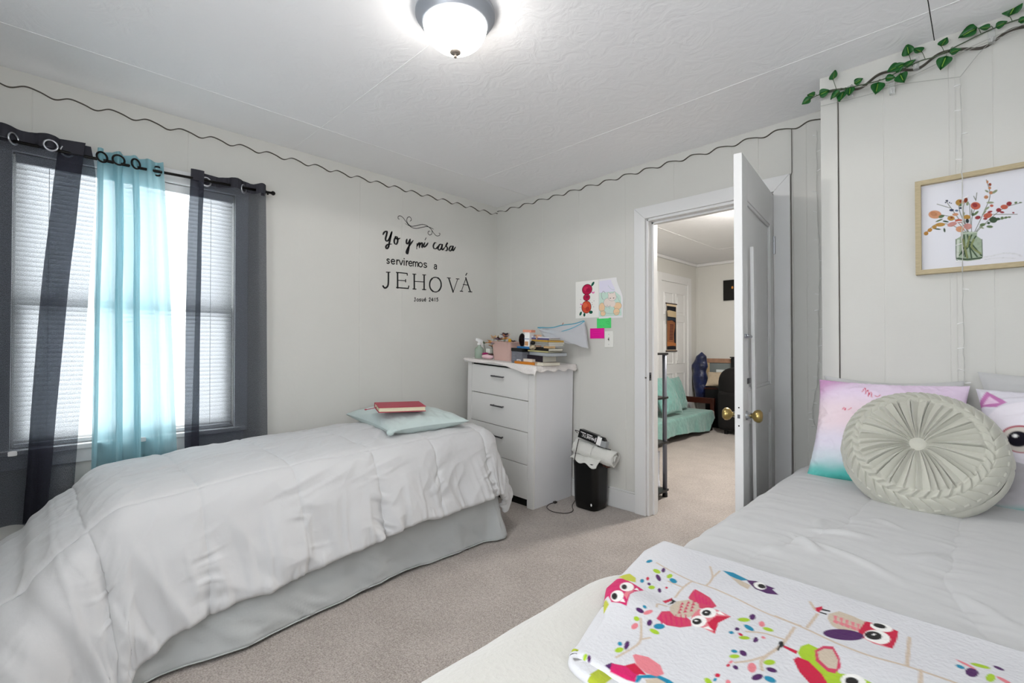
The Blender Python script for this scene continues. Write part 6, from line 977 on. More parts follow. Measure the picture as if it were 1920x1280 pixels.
b = MB(); b.grid(P, TOW); b.obj('rolled_towel', tw, smooth=True, solid=.008)
n = 40; I, J = np.meshgrid(np.linspace(0, 1, n), np.linspace(0, 1, n), indexing='ij')
P = np.stack([1.015 + .225 * I + .01 * J, -.235 + .0 * I + .05 * J * 0 - .012 * np.sin(I * 9) * (1 - J), .35 + .05 * J - .045 * (1 - J) * (.3 + I * .7) + .012 * np.sin(I * 11)], -1)
P[..., 1] = -.232 + .14 * J ** 1.4; P[..., 2] = .385 - .055 * (1 - J) ** 2 * (.5 + .8 * I) + .010 * np.sin(I * 13) * (1 - J)
b = MB(); b.grid(P, TOW); b.obj('hanging_flap', tw, smooth=True, solid=.007)
BRN = mat('brown_leather', '#4a2a20', .6)
b = MB(); b.tube(smoothpath([(1.20, -.10, .34), (1.24, -.12, .325), (1.27, -.13, .315), (1.29, -.11, .33), (1.275, -.09, .345), (1.24, -.09, .34)], 5), .008, BRN, n=6); b.blob((1.225, -.12, .325), (.02, .016, .018), BRN)
tag(b.obj('leather_strap', smooth=True), 'brown leather strap poking out under the towel at the bin rim', 'strap')
# black carton printed MAGNETIC, lying upside down on the towel
r = empty('product_box', (1.10, -.13, .48), 'black carton printed MAGNETIC lying upside down on the rolled towel', 'box')
tfb = T3((1.128, -.150, .483), radians(-8), radians(13), radians(6))
b = MB(); b.box((-.082, -.028, 0), (.070, .028, .062), BLACK); b.xf(tfb); b.obj('carton', r, bevel=.001)
b = MB(); b.box((.070, -.028, 0), (.072, .028, .062), WPL); b.box((.0705, -.028, .0), (.104, -.0265, .058), WPL); b.xf(tfb); b.obj('open_flap', r)
FNT = {'M': [[(0, 0), (0, 1)], [(0, 1), (.5, .35)], [(.5, .35), (1, 1)], [(1, 1), (1, 0)]], 'A': [[(0, 0), (.5, 1)], [(.5, 1), (1, 0)], [(.2, .35), (.8, .35)]], 'G': [[(1, .8), (.6, 1), (.2, .9), (0, .5), (.2, .1), (.6, 0), (1, .15)], [(1, .15), (1, .5)], [(1, .5), (.6, .5)]], 'N': [[(0, 0), (0, 1)], [(0, 1), (1, 0)], [(1, 0), (1, 1)]], 'E': [[(0, 0), (0, 1)], [(0, 1), (.9, 1)], [(0, .5), (.8, .5)], [(0, 0), (.9, 0)]], 'T': [[(0, 1), (1, 1)], [(.5, 1), (.5, 0)]], 'I': [[(.5, 0), (.5, 1)]], 'C': [[(1, .85), (.6, 1), (.2, .9), (0, .5), (.2, .1), (.6, 0), (1, .15)]]}
def ribbon(b, pts, w, fn, m, off=.0006):
    """flat stroke of width w in plane coordinates; fn(u,v,off)->world"""
    A = [np.array(p, float) for p in pts]; V = []; k = len(A)
    for i, p in enumerate(A):
        t = A[min(i + 1, k - 1)] - A[max(i - 1, 0)]; t /= np.linalg.norm(t) + 1e-9; n_ = np.array((-t[1], t[0])) * w / 2
        if i == 0: p = p - t * w * .3
        if i == k - 1: p = p + t * w * .3
        V += [fn(*(p + n_), off), fn(*(p - n_), off)]
    b.add(V, [(2 * i, 2 * i + 1, 2 * i + 3, 2 * i + 2) for i in range(k - 1)], m)
b = MB(); x = .050
for c in 'MAGNETIC':
    wd = .0035 if c == 'I' else .0105
    for s_ in FNT[c]: ribbon(b, [(x - u * wd, .036 - v * .019) for u, v in s_], .0026, lambda u, v, o: (u, -.0282 - o, v), WPL)
    x -= wd + .0035
for k in range(2): b.box((-.07 + k * .055, -.0288, .042), (-.025 + k * .055, -.0282, .047), WPL)
b.box((.057, -.0288, .012), (.063, -.0282, .044), WPL); b.xf(tfb); b.obj('lettering', r)
r = empty('charger', (1.22, -.13, .47), 'grey and clear plastic charger pack beside the black carton on the towel', 'charger')
CLR = mat('clear_plastic', '#aeb2b6', .2, alpha=.6)
b = MB(); tfc = T3((1.223, -.145, .458), radians(-6), radians(10), radians(4)); b.box((-.012, -.02, .0), (.05, .022, .045), CLR); b.xf(tfc); b.obj('clear_pack', r, bevel=.003)
b = MB(); b.add([(-.025, -.02, .045), (.035, -.02, .045), (.02, -.005, .066), (-.012, -.005, .066), (-.025, .02, .045), (.035, .02, .045), (.02, .01, .066), (-.012, .01, .066)], [(0, 1, 2, 3), (5, 4, 7, 6), (3, 2, 6, 7), (1, 5, 6, 2), (4, 0, 3, 7), (0, 4, 5, 1)], BLACK); b.xf(tfc); b.obj('plug', r)
b = MB(); b.tube([(1.2, -.15, .455), (1.30, -.13, .440)], .003, BLACK, n=6); b.obj('pin', r)
CORD = mat('dark_cord', '#2e2826', .5)
b = MB(); pts = smoothpath([(1.04, -.17, .53), (1.03, -.185, .55), (1.05, -.20, .555), (1.085, -.19, .545)], 6); b.tube(pts, .0025, CORD, n=6)
pts = smoothpath([(1.085, -.215, .50), (1.08, -.232, .44), (1.07, -.242, .37), (1.065, -.242, .335), (1.064, -.232, .30)], 6); b.tube(pts, .003, CORD, n=6)
tag(b.obj('power_cord', smooth=True), 'short dark power cord hanging from the black carton over the towel', 'cord')
b = MB(); pts = smoothpath([(.955, -.02, .38), (.945, -.03, .31), (.955, -.04, .22), (.975, -.06, .12), (1.0, -.12, .05), (1.03, -.22, .012), (1.095, -.30, .006), (1.085, -.375, .006), (1.0, -.41, .006), (.92, -.375, .006), (.885, -.31, .006), (.892, -.255, .008)], 7); b.tube(pts, .0026, CORD, n=6); b.box((.882, -.262, .003), (.902, -.238, .015), CORD)
tag(b.obj('power_cord', smooth=True), 'thin cord looping on the carpet between dresser and black bin', 'cord')
# =================================================================== ON THE WALLS
INK = mat('black_vinyl', '#17171a', .5)
r = empty('wall_decal', (0, -.75, 1.8), 'black vinyl scripture lettering on the wall above the bed, with a scroll ornament on top', 'wall decal')
groups = {}
for part, wdt, sm, pts in LETTERS: groups.setdefault(part, []).append((wdt, sm, pts))
for part, ls in groups.items():
    b = MB()
    for wdt, sm, pts in ls:
        A = smoothpath(pts, 7) if sm and len(pts) > 2 else [np.array(p) for p in pts]
        if part in ('word_yo', 'word_y', 'word_mi', 'word_casa', 'scroll_ornament'):   # brush lettering, thick on down strokes
            k = len(A); V = []
            for i, p in enumerate(A):
                t = A[min(i + 1, k - 1)] - A[max(i - 1, 0)]; t /= np.linalg.norm(t) + 1e-9; e = min(1, min(i, k - 1 - i) / 4 * .6 + .4)
                ww = wdt * ((.50 + .75 * abs(t[1])) if part[0] == 'w' else .8) * e; n_ = np.array((-t[1], t[0])) * ww / 2
                V += [(.0012, p[0] + n_[0], p[1] + n_[1]), (.0012, p[0] - n_[0], p[1] - n_[1])]
            b.add(V, [(2 * i, 2 * i + 1, 2 * i + 3, 2 * i + 2) for i in range(k - 1)], INK)
        else: ribbon(b, A, wdt, lambda u, v, o: (.0012, u, v), INK)
    b.obj(part, r)
PAPER = print_mat('drawing_paper', .85)
def flat_print(name, label, cat, x0, x1, z0, z1, shapes, base='#efeeea', y=-.0015, res=.0012, outline=None, group=None, curl=.0):
    nx, nz = int((x1 - x0) / res) + 2, int((z1 - z0) / res) + 2
    U, V = np.meshgrid(np.linspace(x0, x1, nx), np.linspace(z0, z1, nz), indexing='ij')
    C = paint(U, V, shapes, np.array(srgb(base)), .0007)
    Y = y - curl * ((V - z0) / (z1 - z0) - .5) ** 2 * 0 - .0015 - curl * np.maximum(0, (U - x0) / (x1 - x0) - .8) ** 1
    X2 = U.copy()
    if outline: X2 = outline(U, V)
    b = MB(); b.grid(np.stack([X2, Y, V], -1), PAPER, flip=False); o = b.obj(name, colors=C.reshape(-1, 3), solid=.0006, soff=1); return tag(o, label, cat, group)
# two colouring pages : coordinates in metres on the wall
def F(x, y): return x, y
sh = []
zx = lambda px: .898 + (px - 150) / 310 * .218; zz = lambda py: 1.668 - (py - 190) / 470 * .285
def e(c, px, py, rx, ry, rot=0): sh.append(E_(c, zx(px), zz(py), rx / 310 * .218, ry / 470 * .285, -rot))
e('#1f1f24', 305, 300, 68, 68); e('#b8224e', 305, 300, 62, 62); e('#d0315c', 290, 290, 30, 26); e('#a01c44', 320, 310, 28, 26)
e('#1f1f24', 298, 400, 47, 44); e('#b9234c', 298, 400, 42, 40); e('#8f2246', 305, 395, 20, 18)
e('#1f1f24', 295, 522, 65, 80); e('#d5533b', 295, 522, 59, 74); e('#e06a4a', 280, 500, 30, 32); e('#b83e33', 310, 545, 26, 28)
for a in ((380, 238, 28, 16, -50), (218, 600, 24, 16, -60), (355, 590, 24, 20, 0), (268, 618, 14, 22, 0)): e('#1d5b48', *a)
e('#e87ab6', 375, 345, 14, 9, 40); e('#e87ab6', 392, 347, 14, 9, -40); e('#e87ab6', 222, 482, 12, 8, 30); e('#e87ab6', 238, 484, 12, 8, -30)
for a in ((340, 445), (370, 470), (372, 495), (390, 525), (212, 520), (218, 420), (395, 450)): e('#7a5a78', *a, 4, 4)
flat_print('drawing', 'paper drawing of two red roses and one orange rose taped to the wall', 'drawing', .898, 1.113, 1.384, 1.668, sh, group=None)
sh = []
zx = lambda px: 1.115 + (px - 460) / 310 * .205; zz = lambda py: 1.668 - (py - 170) / 495 * .295
def e(c, px, py, rx, ry, rot=0): sh.append(E_(c, zx(px), zz(py), rx / 310 * .205, ry / 495 * .295, -rot))
def ln(c, pts, w=.0008): sh.append(('l', c, w, [(zx(a), zz(b_)) for a, b_ in pts]))
def pg(c, pts): sh.append(('p', c, [(zx(a), zz(b_)) for a, b_ in pts]))
pg('#e2dff0', [(466, 195), (670, 190), (700, 300), (690, 350), (470, 340)]); pg('#c7dfd3', [(466, 340), (690, 340), (745, 400), (755, 640), (466, 640)])
for a in ((500, 525, 38, 55, 0), (705, 520, 48, 42, 0), (515, 600, 32, 32, 0), (690, 590, 38, 40, 0)): e('#9a8a80', *[a[0], a[1], a[2] + 3, a[3] + 3]); e('#eccaa4', *a)
e('#8f8f94', 575, 470, 53, 56); e('#e9dcd4', 575, 470, 50, 53); e('#e9dcd4', 640, 490, 38, 40); e('#8f8f94', 637, 405, 55, 50); e('#ecdfd8', 637, 405, 52, 47)
pg('#ecdfd8', [(588, 385), (590, 342), (622, 365)]); pg('#ecdfd8', [(655, 362), (685, 342), (688, 390)]); ln('#8f8f94', [(588, 385), (590, 342), (622, 365)]); ln('#8f8f94', [(655, 362), (685, 342), (688, 390)])
for px in (612, 655): e('#5a4a48', px, 420, 10, 5); 
ln('#9a9aa0', [(520, 430), (500, 400), (500, 350), (530, 325), (550, 350)], .0018); ln('#8fa0a8', [(560, 540), (570, 500), (600, 545), (610, 500)], .0008); ln('#9dbcb0', [(610, 260), (650, 310), (690, 320)], .001); ln('#9dbcb0', [(480, 560), (560, 600), (640, 610), (740, 600)], .0012); ln('#88a89a', [(700, 400), (720, 450), (740, 480)], .001)
def cutr(U, V):
    t = (V - 1.373) / .295; lim = 1.320 - .052 * sstep(.45, 1.0, t); return np.minimum(U, 1.115 + (U - 1.115) * (lim - 1.115) / .205)
flat_print('drawing', 'colouring page of a kitten among pumpkins with a cut right edge on the wall', 'drawing', 1.115, 1.320, 1.373, 1.668, sh, base='#e9e8ea', outline=cutr, y=-.002)
sh = [('l', '#2f8f4b', .0006, [(1.105, 1.366), (1.16, 1.365)]), ('l', '#2f8f4b', .0006, [(1.175, 1.345), (1.195, 1.352), (1.205, 1.34), (1.2, 1.325)]), ('l', '#2f8f4b', .0005, [(1.12, 1.318), (1.13, 1.322), (1.14, 1.316)]), ('l', '#2f8f4b', .0005, [(1.15, 1.318), (1.16, 1.322)]), ('l', '#2f8f4b', .0005, [(1.18, 1.34), (1.2, 1.33)])]
flat_print('sticky_note', 'green sticky note under the kitten drawing', 'sticky note', 1.096, 1.222, 1.301, 1.376, sh, base='#55d877', curl=.012)
flat_print('sticky_note', 'magenta pink sticky note left of the light switch', 'sticky note', 1.034, 1.163, 1.225, 1.302, [('l', '#b0137a', .0005, [(1.06, 1.28), (1.12, 1.279)]), ('l', '#b0137a', .0005, [(1.06, 1.26), (1.13, 1.262)]), ('l', '#b0137a', .0005, [(1.07, 1.245), (1.12, 1.243)])], base='#ea1f9c', curl=.014)
r = empty('light_switch', (1.203, 0, 1.218), 'white toggle light switch plate beside the door casing', 'light switch')
b = MB(); b.box((1.166, -.007, 1.158), (1.240, -.0003, 1.277), mat('switch_white', '#e9e9e4', .4)); b.obj('plate', r, bevel=.003)
b = MB(); b.box((1.198, -.0078, 1.205), (1.208, -.006, 1.232), mat('switch_slot', '#b5b5ae', .5)); b.box((1.200, -.016, 1.214), (1.206, -.007, 1.222), TRIM_EDGE); b.obj('toggle', r)
b = MB(); b.lathe([(.003, -.0083), (.003, -.0068)], CHROME, (1.203, 0, 1.255), n=10, axis='y'); b.obj('screw', r); b = MB(); b.lathe([(.003, -.0083), (.003, -.0068)], CHROME, (1.203, 0, 1.18), n=10, axis='y'); b.obj('screw', r)

# framed flower picture
FRM = mat('light_wood_frame', '#b7a888', .6, var=.12, vscale=40, bump=.0004, bscale=90, stretch=(1, 1, 8))
r = empty('framed_picture', (3.2, -.36, 1.66), 'framed watercolour of a flower bouquet in a green glass jar above the right bed', 'framed picture')
fx0, fx1, fz0, fz1 = 2.958, 3.505, 1.466, 1.858; y0, y1 = -.376, -.3415; w_ = .0185
b = MB()
for (a, c, d, g) in (((fx0, fz0), (fx1, fz0), (fx1 - w_, fz0 + w_), (fx0 + w_, fz0 + w_)), ((fx0 + w_, fz1 - w_), (fx1 - w_, fz1 - w_), (fx1, fz1), (fx0, fz1)), ((fx0, fz0), (fx0 + w_, fz0 + w_), (fx0 + w_, fz1 - w_), (fx0, fz1)), ((fx1 - w_, fz0 + w_), (fx1, fz0), (fx1, fz1), (fx1 - w_, fz1 - w_))):
    q = [a, c, d, g]; b.add([(x, y0, z) for x, z in q] + [(x, y1, z) for x, z in q], [(0, 1, 2, 3), (7, 6, 5, 4), (0, 4, 5, 1), (1, 5, 6, 2), (2, 6, 7, 3), (3, 7, 4, 0)], FRM)
b.obj('frame', r)
nx, nz = 400, 280; U, V = np.meshgrid(np.linspace(fx0 + .012, fx1 - .012, nx), np.linspace(fz0 + .012, fz1 - .012, nz), indexing='ij')
C = paint(U, V, PAINTING, np.array(srgb('#dfdfe6')), .0009)
C = C * (1 - .22 * np.clip(fbm(U * 160, V * 160, 2, 5), 0, 1)[..., None] * (np.abs(C - np.array(srgb('#dfdfe6'))).sum(-1, keepdims=True) > .05))
b = MB(); b.grid(np.stack([U, V * 0 - .352, V], -1), print_mat('art_print', .35)); b.obj('art_print', r, colors=C.reshape(-1, 3))

# =================================================================== GARLAND AND STRING LIGHTS
VG = mat('vine_stem_green', '#4c5a44', .6); LEAF = mat('ivy_leaf', '#1c5c27', .35, var=.25, vscale=30); LEAF2 = mat('ivy_leaf_stripe', '#7fa843', .4); WIRE = mat('clear_wire', '#cfcfca', .3, alpha=.9); WIRED = mat('string_wire', '#a9a9a4', .4)
def leaf(b, c, size, ang, pitch, roll, m=LEAF):
    prof = [(0, 0), (.30, .26), (.55, .38), (.80, .30), (1, .0)]
    n = 9; P = np.zeros((n, 5, 3))
    for i in range(n):
        t = i / (n - 1); wdt = .56 * np.sin(pi * min(1, t ** .68)) ** .75 * (1 - .35 * t)
        for j in range(5):
            s = (j - 2) / 2; P[i, j] = (t, s * wdt, .10 * abs(s) - .18 * t * t)
    P *= size; M = Matrix.Translation(c) @ Euler((roll, pitch, ang)).to_matrix().to_4x4()
    Q = np.array([[tuple(M @ Vector(P[i, j])) for j in range(5)] for i in range(n)]); b.grid(Q[:, :3], m); b.grid(Q[:, 2:], m)
    b.grid(np.array([[tuple(M @ Vector((P[i, 2][0], s * size * .03, P[i, 2][2] + size * .012))) for s in (-1, 1)] for i in range(1, n - 2)]), LEAF2)
vine = empty('ivy_garland', (2.9, -.37, 2.34), 'artificial ivy garland with dark green leaves along the top of the closet wall', 'garland')
VP = [(2.56, -.37, 2.345), (2.60, -.385, 2.350), (2.66, -.385, 2.352), (2.72, -.38, 2.345), (2.80, -.38, 2.335), (2.86, -.385, 2.33), (2.92, -.385, 2.345), (2.98, -.38, 2.36), (3.03, -.38, 2.358), (3.10, -.385, 2.372), (3.18, -.38, 2.392), (3.26, -.385, 2.395), (3.36, -.38, 2.385), (3.5, -.38, 2.36)]
b = MB(); b.tube(smoothpath(VP, 8), .0022, VG, n=6)
rnd = random.Random(5)
LS = [(2.585, 2.342, 200, .040), (2.60, 2.350, 150, .035), (2.62, 2.346, 10, .042), (2.675, 2.395, 80, .042), (2.70, 2.335, 215, .045), (2.715, 2.325, 250, .048), (2.74, 2.335, 265, .040), (2.755, 2.345, 20, .034), (2.84, 2.318, 265, .055), (2.865, 2.325, 350, .035), (2.895, 2.350, 10, .040), (2.915, 2.325, 285, .050), (2.915, 2.362, 200, .045), (2.93, 2.348, 30, .040), (2.945, 2.392, 100, .045), (2.985, 2.388, 130, .038), (3.045, 2.385, 60, .036), (3.06, 2.338, 250, .052), (3.07, 2.345, 10, .034), (3.15, 2.41, 190, .055), (3.185, 2.395, 160, .032), (3.20, 2.388, 10, .032), (3.235, 2.412, 60, .060), (3.26, 2.38, 10, .03), (3.33, 2.37, 260, .05), (3.40, 2.40, 60, .05)]
for (x, z, a, s) in LS:
    k = min(VP, key=lambda p: abs(p[0] - x)); b.tube(smoothpath([(x + .01, k[1], k[2]), (x + .004, -.395, (z + k[2]) / 2 + .006), (x, -.395, z)], 3), .0011, VG, n=4)
b.obj('stem', vine)
b = MB()
for (x, z, a, s) in LS:
    a = radians(a); M = (cos(a), sin(a)); # leaf lies roughly parallel to the wall
    bb = MB(); leaf(bb, (0, 0, 0), s, 0, 0, rnd.uniform(-.5, .5))
    ca, sa = cos(a), sin(a); tl = rnd.uniform(-.5, .3)
    for p in range(len(bb.v)):
        u, v, w2 = bb.v[p]; uu = u * ca - v * sa; vv_ = u * sa + v * ca; bb.v[p] = (x + uu, -.395 - w2 * 1.0 + u * tl * .6 - abs(u) * .15, z + vv_)
    o0 = len(b.v); 
    for m_ in bb.mats: b.mi(m_)
    b.v += bb.v; b.f += [tuple(q + o0 for q in f) for f in bb.f]; b.m += [b.mats.index(bb.mats[i]) for i in bb.m]
b.obj('foliage', vine, smooth=True, solid=.0006)
# clear adhesive clips
CLIP = mat('clear_clip', '#e3e4e4', .1, alpha=.4, spec=.7)
for i, (x, z, lb) in enumerate(((2.735, 2.335, 'clear plastic clip holding the garland near the closet corner'), (2.885, 2.29, 'clear plastic clip hanging loose below the garland'), (2.965, 2.365, 'clear plastic clip under the crest of the wavy board'), (3.19, 2.375, 'clear plastic clip nearest the right end of the garland'))):
    b = MB(); b.box((x - .010, -.372, z - .028), (x + .010, -.3525, z + .020), CLIP); b.tube([(x, -.375, z - .02), (x, -.385, z - .03), (x, -.392, z - .015)], .003, CLIP, n=6); tag(b.obj('adhesive_clip', bevel=.004), lb, 'clip')
def strand(name, label, pts, n, seed, r=.0011, bulbdir=(1, 0, 0), bl=.018, y=None):
    rnd = random.Random(seed); P = smoothpath(pts, 14); root = empty(name, tuple(P[0]), label, 'string lights')
    b = MB(); Q = [p + np.array((rnd.uniform(-1, 1), rnd.uniform(-.3, .3), 0)) * .0015 for p in P]; b.tube(Q, r, WIRE, n=5); b.tube([p + np.array((.0022 * sin(i * .9), -.001, 0)) for i, p in enumerate(Q)], r * .8, WIRE, n=4); b.obj('wire', root)
    L_ = len(P); proto = None
    for k in range(n):
        p = P[int((k + .5) / n * (L_ - 1))]; s = rnd.choice((-1, 1)); q = p + np.array((bulbdir[0] * s * bl, -.008, rnd.uniform(-.4, .3) * bl))
        b = MB(); b.tube([p, p + (q - p) * .5, q], [.0012, .0022, .0018], WPL, n=6); b.obj('bulb', root)
    return root
strand('string_lights', 'string of tiny lights hanging down the closet wall in front of the framed picture', [(3.10, -.378, 2.24), (3.103, -.379, 1.95), (3.102, -.383, 1.7), (3.101, -.383, 1.44), (3.103, -.372, 1.1), (3.105, -.37, .98)], 15, 3)
strand('string_lights', 'string of tiny lights hanging on the far wall between door casing and closet corner', [(2.53, -.02, 2.33), (2.527, -.02, 2.0), (2.537, -.02, 1.6), (2.532, -.02, 1.3), (2.525, -.02, 1.0), (2.50, -.02, .80), (2.53, -.02, .70)], 20, 4)
b = MB()
for pts in ([(2.62, -.375, 2.30), (2.80, -.378, 2.285), (2.9, -.378, 2.29), (3.10, -.378, 2.245)], [(2.74, -.38, 2.318), (2.95, -.378, 2.31), (3.10, -.38, 2.345), (3.3, -.38, 2.375), (3.6, -.38, 2.39)], [(2.74, -.38, 2.32), (2.9, -.376, 2.30), (3.02, -.378, 2.325), (3.2, -.38, 2.35), (3.5, -.38, 2.37)], [(3.10, -.378, 2.245), (3.15, -.38, 2.31), (3.18, -.38, 2.34)], [(2.60, -.38, 2.335), (2.7, -.38, 2.34), (2.8, -.38, 2.325)]): b.tube(smoothpath(pts, 8), .0012, WIRED, n=5)
tag(b.obj('string_light_cable'), 'pale string light cables running along the garland under the ceiling', 'cable')

# =================================================================== THE ROOM BEYOND
b = MB(); b.box((-.12, .12, 0), (0, 4.4, H), WALL); 
for y in (1.2, 1.7, 4.16): b.box((0, y, .1), (.0012, y + .004, H - .05), TRIM_EDGE if False else WALL)
tag(b.obj('wall_left'), kind='structure')
b = MB(); b.box((-.12, 4.25, 0), (RX, 4.4, H), WALL); b.box((.012, 4.245, 0), (.03, 4.251, H), WALL); tag(b.obj('wall_far'), kind='structure')
b = MB(); b.box((RX, .12, 0), (RX + .1, 4.4, H), WALL); tag(b.obj('wall_right'), kind='structure')
b = MB(); b.box((0, .14, H - .045), (.03, 4.25, H), TRIM); b.box((0, 4.22, H - .045), (RX, 4.25, H), TRIM); tag(b.obj('trim_8', bevel=.01), kind='structure')
b = MB(); b.box((.7, 1.0, H - .002), (.706, 4.2, H), CEIL2); b.box((.7, 3.3, H - .002), (RX, 3.306, H), CEIL2); tag(b.obj('trim_9'), kind='structure')
# six panel door on the left wall
r = empty('door_2', (.0, 3.5, 0), kind='structure'); cy0, cy1 = 2.99, 4.03
b = MB()
for a0, a1 in (((0, cy0, 0), (.025, cy0 + .11, 2.19)), ((0, cy1 - .11, 0), (.025, cy1, 2.19)), ((0, cy0 + .11, 2.08), (.025, cy1 - .11, 2.19))): b.box(a0, a1, TRIM)
b.obj('casing', r, bevel=.004)
b = MB(); b.box((-.0, cy0 + .11, 0.01), (.006, cy1 - .11, 2.08), TRIM); b.obj('slab', r)
b = MB()
for y0_, y1_ in ((cy0 + .20, cy0 + .46), (cy0 + .56, cy0 + .82)):
    for z0_, z1_ in ((.2, .78), (.92, 1.52), (1.62, 1.92)):
        P = [(.006, y0_, z0_), (.006, y1_, z0_), (.006, y1_, z1_), (.006, y0_, z1_)]
        b.tube(P, .009, TRIM, n=6, closed=True); b.box((.006, y0_ + .04, z0_ + .04), (.013, y1_ - .04, z1_ - .04), TRIM)
b.obj('raised_panels', r)
# hanging scroll on that door
sh = []
sx = lambda a: 3.235 + (a - 255) / 132 * .285; szz = lambda y: 1.775 - (y - 545) / 715 * .675
def pg(c, pts): sh.append(('p', c, [(sx(a), szz(b_)) for a, b_ in pts]))
pg('#14161f', [(258, 590), (385, 590), (385, 1240), (258, 1240)]); pg('#c9b491', [(262, 660), (290, 650), (388, 665), (385, 750), (270, 745)]); pg('#8e5a3a', [(262, 810), (330, 800), (372, 830), (372, 900), (355, 1000), (360, 1130), (388, 1150), (385, 1190), (330, 1180), (262, 1190)]); pg('#b06e3c', [(262, 1120), (340, 1130), (380, 1150), (375, 1180), (262, 1185)]); pg('#5a2f26', [(300, 860), (350, 860), (340, 1090), (290, 1090)])
for k in range(9): pg('#9c6844', [(292, 880 + k * 23), (348, 880 + k * 23), (346, 886 + k * 23), (290, 886 + k * 23)])
pg('#26303f', [(262, 755), (385, 765), (385, 800), (300, 795), (262, 805)]); pg('#e0cba8', [(245, 560), (390, 565), (390, 590), (245, 580)])
r = empty('hanging_scroll', (.02, 3.38, 1.77), 'narrow brown and navy printed scroll hanging on the panel door in the next room', 'wall hanging')
U, V = np.meshgrid(np.linspace(3.235, 3.525, 150), np.linspace(1.105, 1.765, 330), indexing='ij'); C = paint(U, V, sh, np.array(srgb('#cbb9a0')), .0012)
b = MB(); b.grid(np.stack([U * 0 + .024, U, V], -1), print_mat('scroll_print')); b.obj('scroll', r, colors=C.reshape(-1, 3))
b = MB(); b.tube([(.024, 3.215, 1.77), (.024, 3.545, 1.77)], .008, mat('dark_wood', '#3a2018', .4)); b.tube([(.024, 3.215, 1.10), (.024, 3.545, 1.10)], .008, MATS['dark_wood']); b.obj('dowel', r)
r = empty('framed_picture', (.55, 4.24, 2.0), 'dark picture with a small glow on the far wall of the next room', 'picture')
b = MB(); b.box((.42, 4.23, 1.845), (.80, 4.249, 2.145), mat('dark_canvas', '#12110f', .8)); b.obj('canvas', r)
b = MB(); b.blob((.55, 4.2295, 2.03), (.014, .002, .02), mat('orange_glow_paint', '#d08a3e', .6)); b.obj('painted_flame', r)
# black etagere shelf by the doorway
r = empty('shelf_unit', (1.2, .4, 0), 'black open shelf unit with grey tube posts just beyond the doorway', 'shelf unit')
SHB = mat('shelf_black', '#141416', .4); TUB = mat('grey_tube', '#7b7e88', .35, metal=.5)
for z in (.045, .415, .76, 1.10): b = MB(); b.box((.80, .17, z), (1.415, .50, z + .016), SHB); b.obj('shelf_board', r, bevel=.002)
for x, y in ((1.395, .475), (1.395, .195), (.82, .475), (.82, .195)):
    b = MB(); b.tube([(x, y, .02), (x, y, 1.105)], .017, TUB, n=16); b.lathe([(.02, 0), (.02, .03)], SHB, (x, y, 0), n=14); b.obj('post', r, smooth=True)
WCL = mat('white_cloth', '#d5d9e2', .85, sheen=.2)
b, U, V = pillow('cushion', .42, .28, .20, WCL, tf=T3((1.19, .39, .225), radians(90), 0, 0), seed=22, wr=.012); tag(b.obj('cushion', smooth=True), 'white cushion stuffed on the lowest shelf beyond the doorway', 'cushion')
r = empty('flower_sprig', (1.2, .42, .78), 'small white artificial flower sprig on the shelf beyond the doorway', 'artificial flowers')
b = MB(); b.tube([(1.22, .42, .778), (1.25, .44, .83), (1.30, .45, .86)], .003, GRN); b.obj('stem', r)
b = MB()
for q in ((1.30, .45, .865), (1.325, .45, .85), (1.315, .44, .835), (1.29, .45, .845)): b.blob(q, (.014, .012, .011), WPL)
b.obj('blossom', r, smooth=True)
# daybed with green cover
r = empty('daybed', (.27, 2.7, 0), 'low dark wood daybed along the left wall of the next room', 'daybed')
DW = mat('dark_red_wood', '#38180f', .35)
FX, FY, FZ = .50, 3.70, .285
b = MB(); b.box((.04, 1.6, .10), (FX - .03, FY - .02, .17), DW); b.obj('seat_rail', r)
for x, y in ((FX - .06, FY - .05), (FX - .06, 1.65), (.07, FY - .05), (.07, 1.65)): b = MB(); b.box((x - .03, y - .03, 0), (x + .035, y + .03, .17), BLACK); b.obj('leg', r)
b = MB(); b.box((.03, FY + .01, .36), (FX - .02, FY + .06, .44), DW); b.box((FX - .07, FY + .0, .17), (FX - .015, FY + .06, .44), DW); b.box((.03, FY + .0, .17), (.08, FY + .06, .44), DW); b.obj('armrest', r, bevel=.006)
b = MB(); b.box((.03, 1.62, .17), (FX, FY, FZ - .01), mat('pink_beige_cloth', '#c9aaa0', .85)); b.obj('mattress', r, bevel=.025, bseg=4)
GC = mat('sea_green_quilt', '#6f9a92', .8, sheen=.4, bump=.006, bscale=28, var=.12, vscale=20)
nu, nv = 90, 120; I, J = np.meshgrid(np.linspace(0, 1, nu), np.linspace(0, 1, nv), indexing='ij')
A = .035 + .71 * I - .05 * np.sin(J * 4) * I; Bc = 1.63 + (FY - .07 - 1.63 - .03 * np.exp(-((I - .5) / .3) ** 2)) * J
A = A - .17 * sstep(.88, 1, J) * I * (I > .0)
X, Y, Z, over_, dx, dy = drape(A, Bc, 0, FX - .02, 0, 9, FZ + .004 + 0 * A, .035, lambda a, c: radians(6) + 0 * a)
P = np.stack([X + np.clip(over_, 0, .2) * .12 * vn(Bc * 8, A * 3, 4), Y, np.maximum(Z + .005 * fbm(Bc * 12, A * 12, 3, 7), .03)], -1)
b = MB(); b.grid(P, GC); tag(b.obj('quilt', smooth=True, solid=.006), 'sea green quilted cover draped over the daybed in the next room', 'quilt')
GC2 = mat('sea_green_velvet', '#6d9c95', .7, sheen=.5, var=.1, vscale=12)
b, U, V = pillow('cushion', .50, .50, .16, GC2, tf=T3((.30, 2.66, .545), radians(0), radians(66), radians(0)), seed=31, wr=.006, cornerpinch=.06)
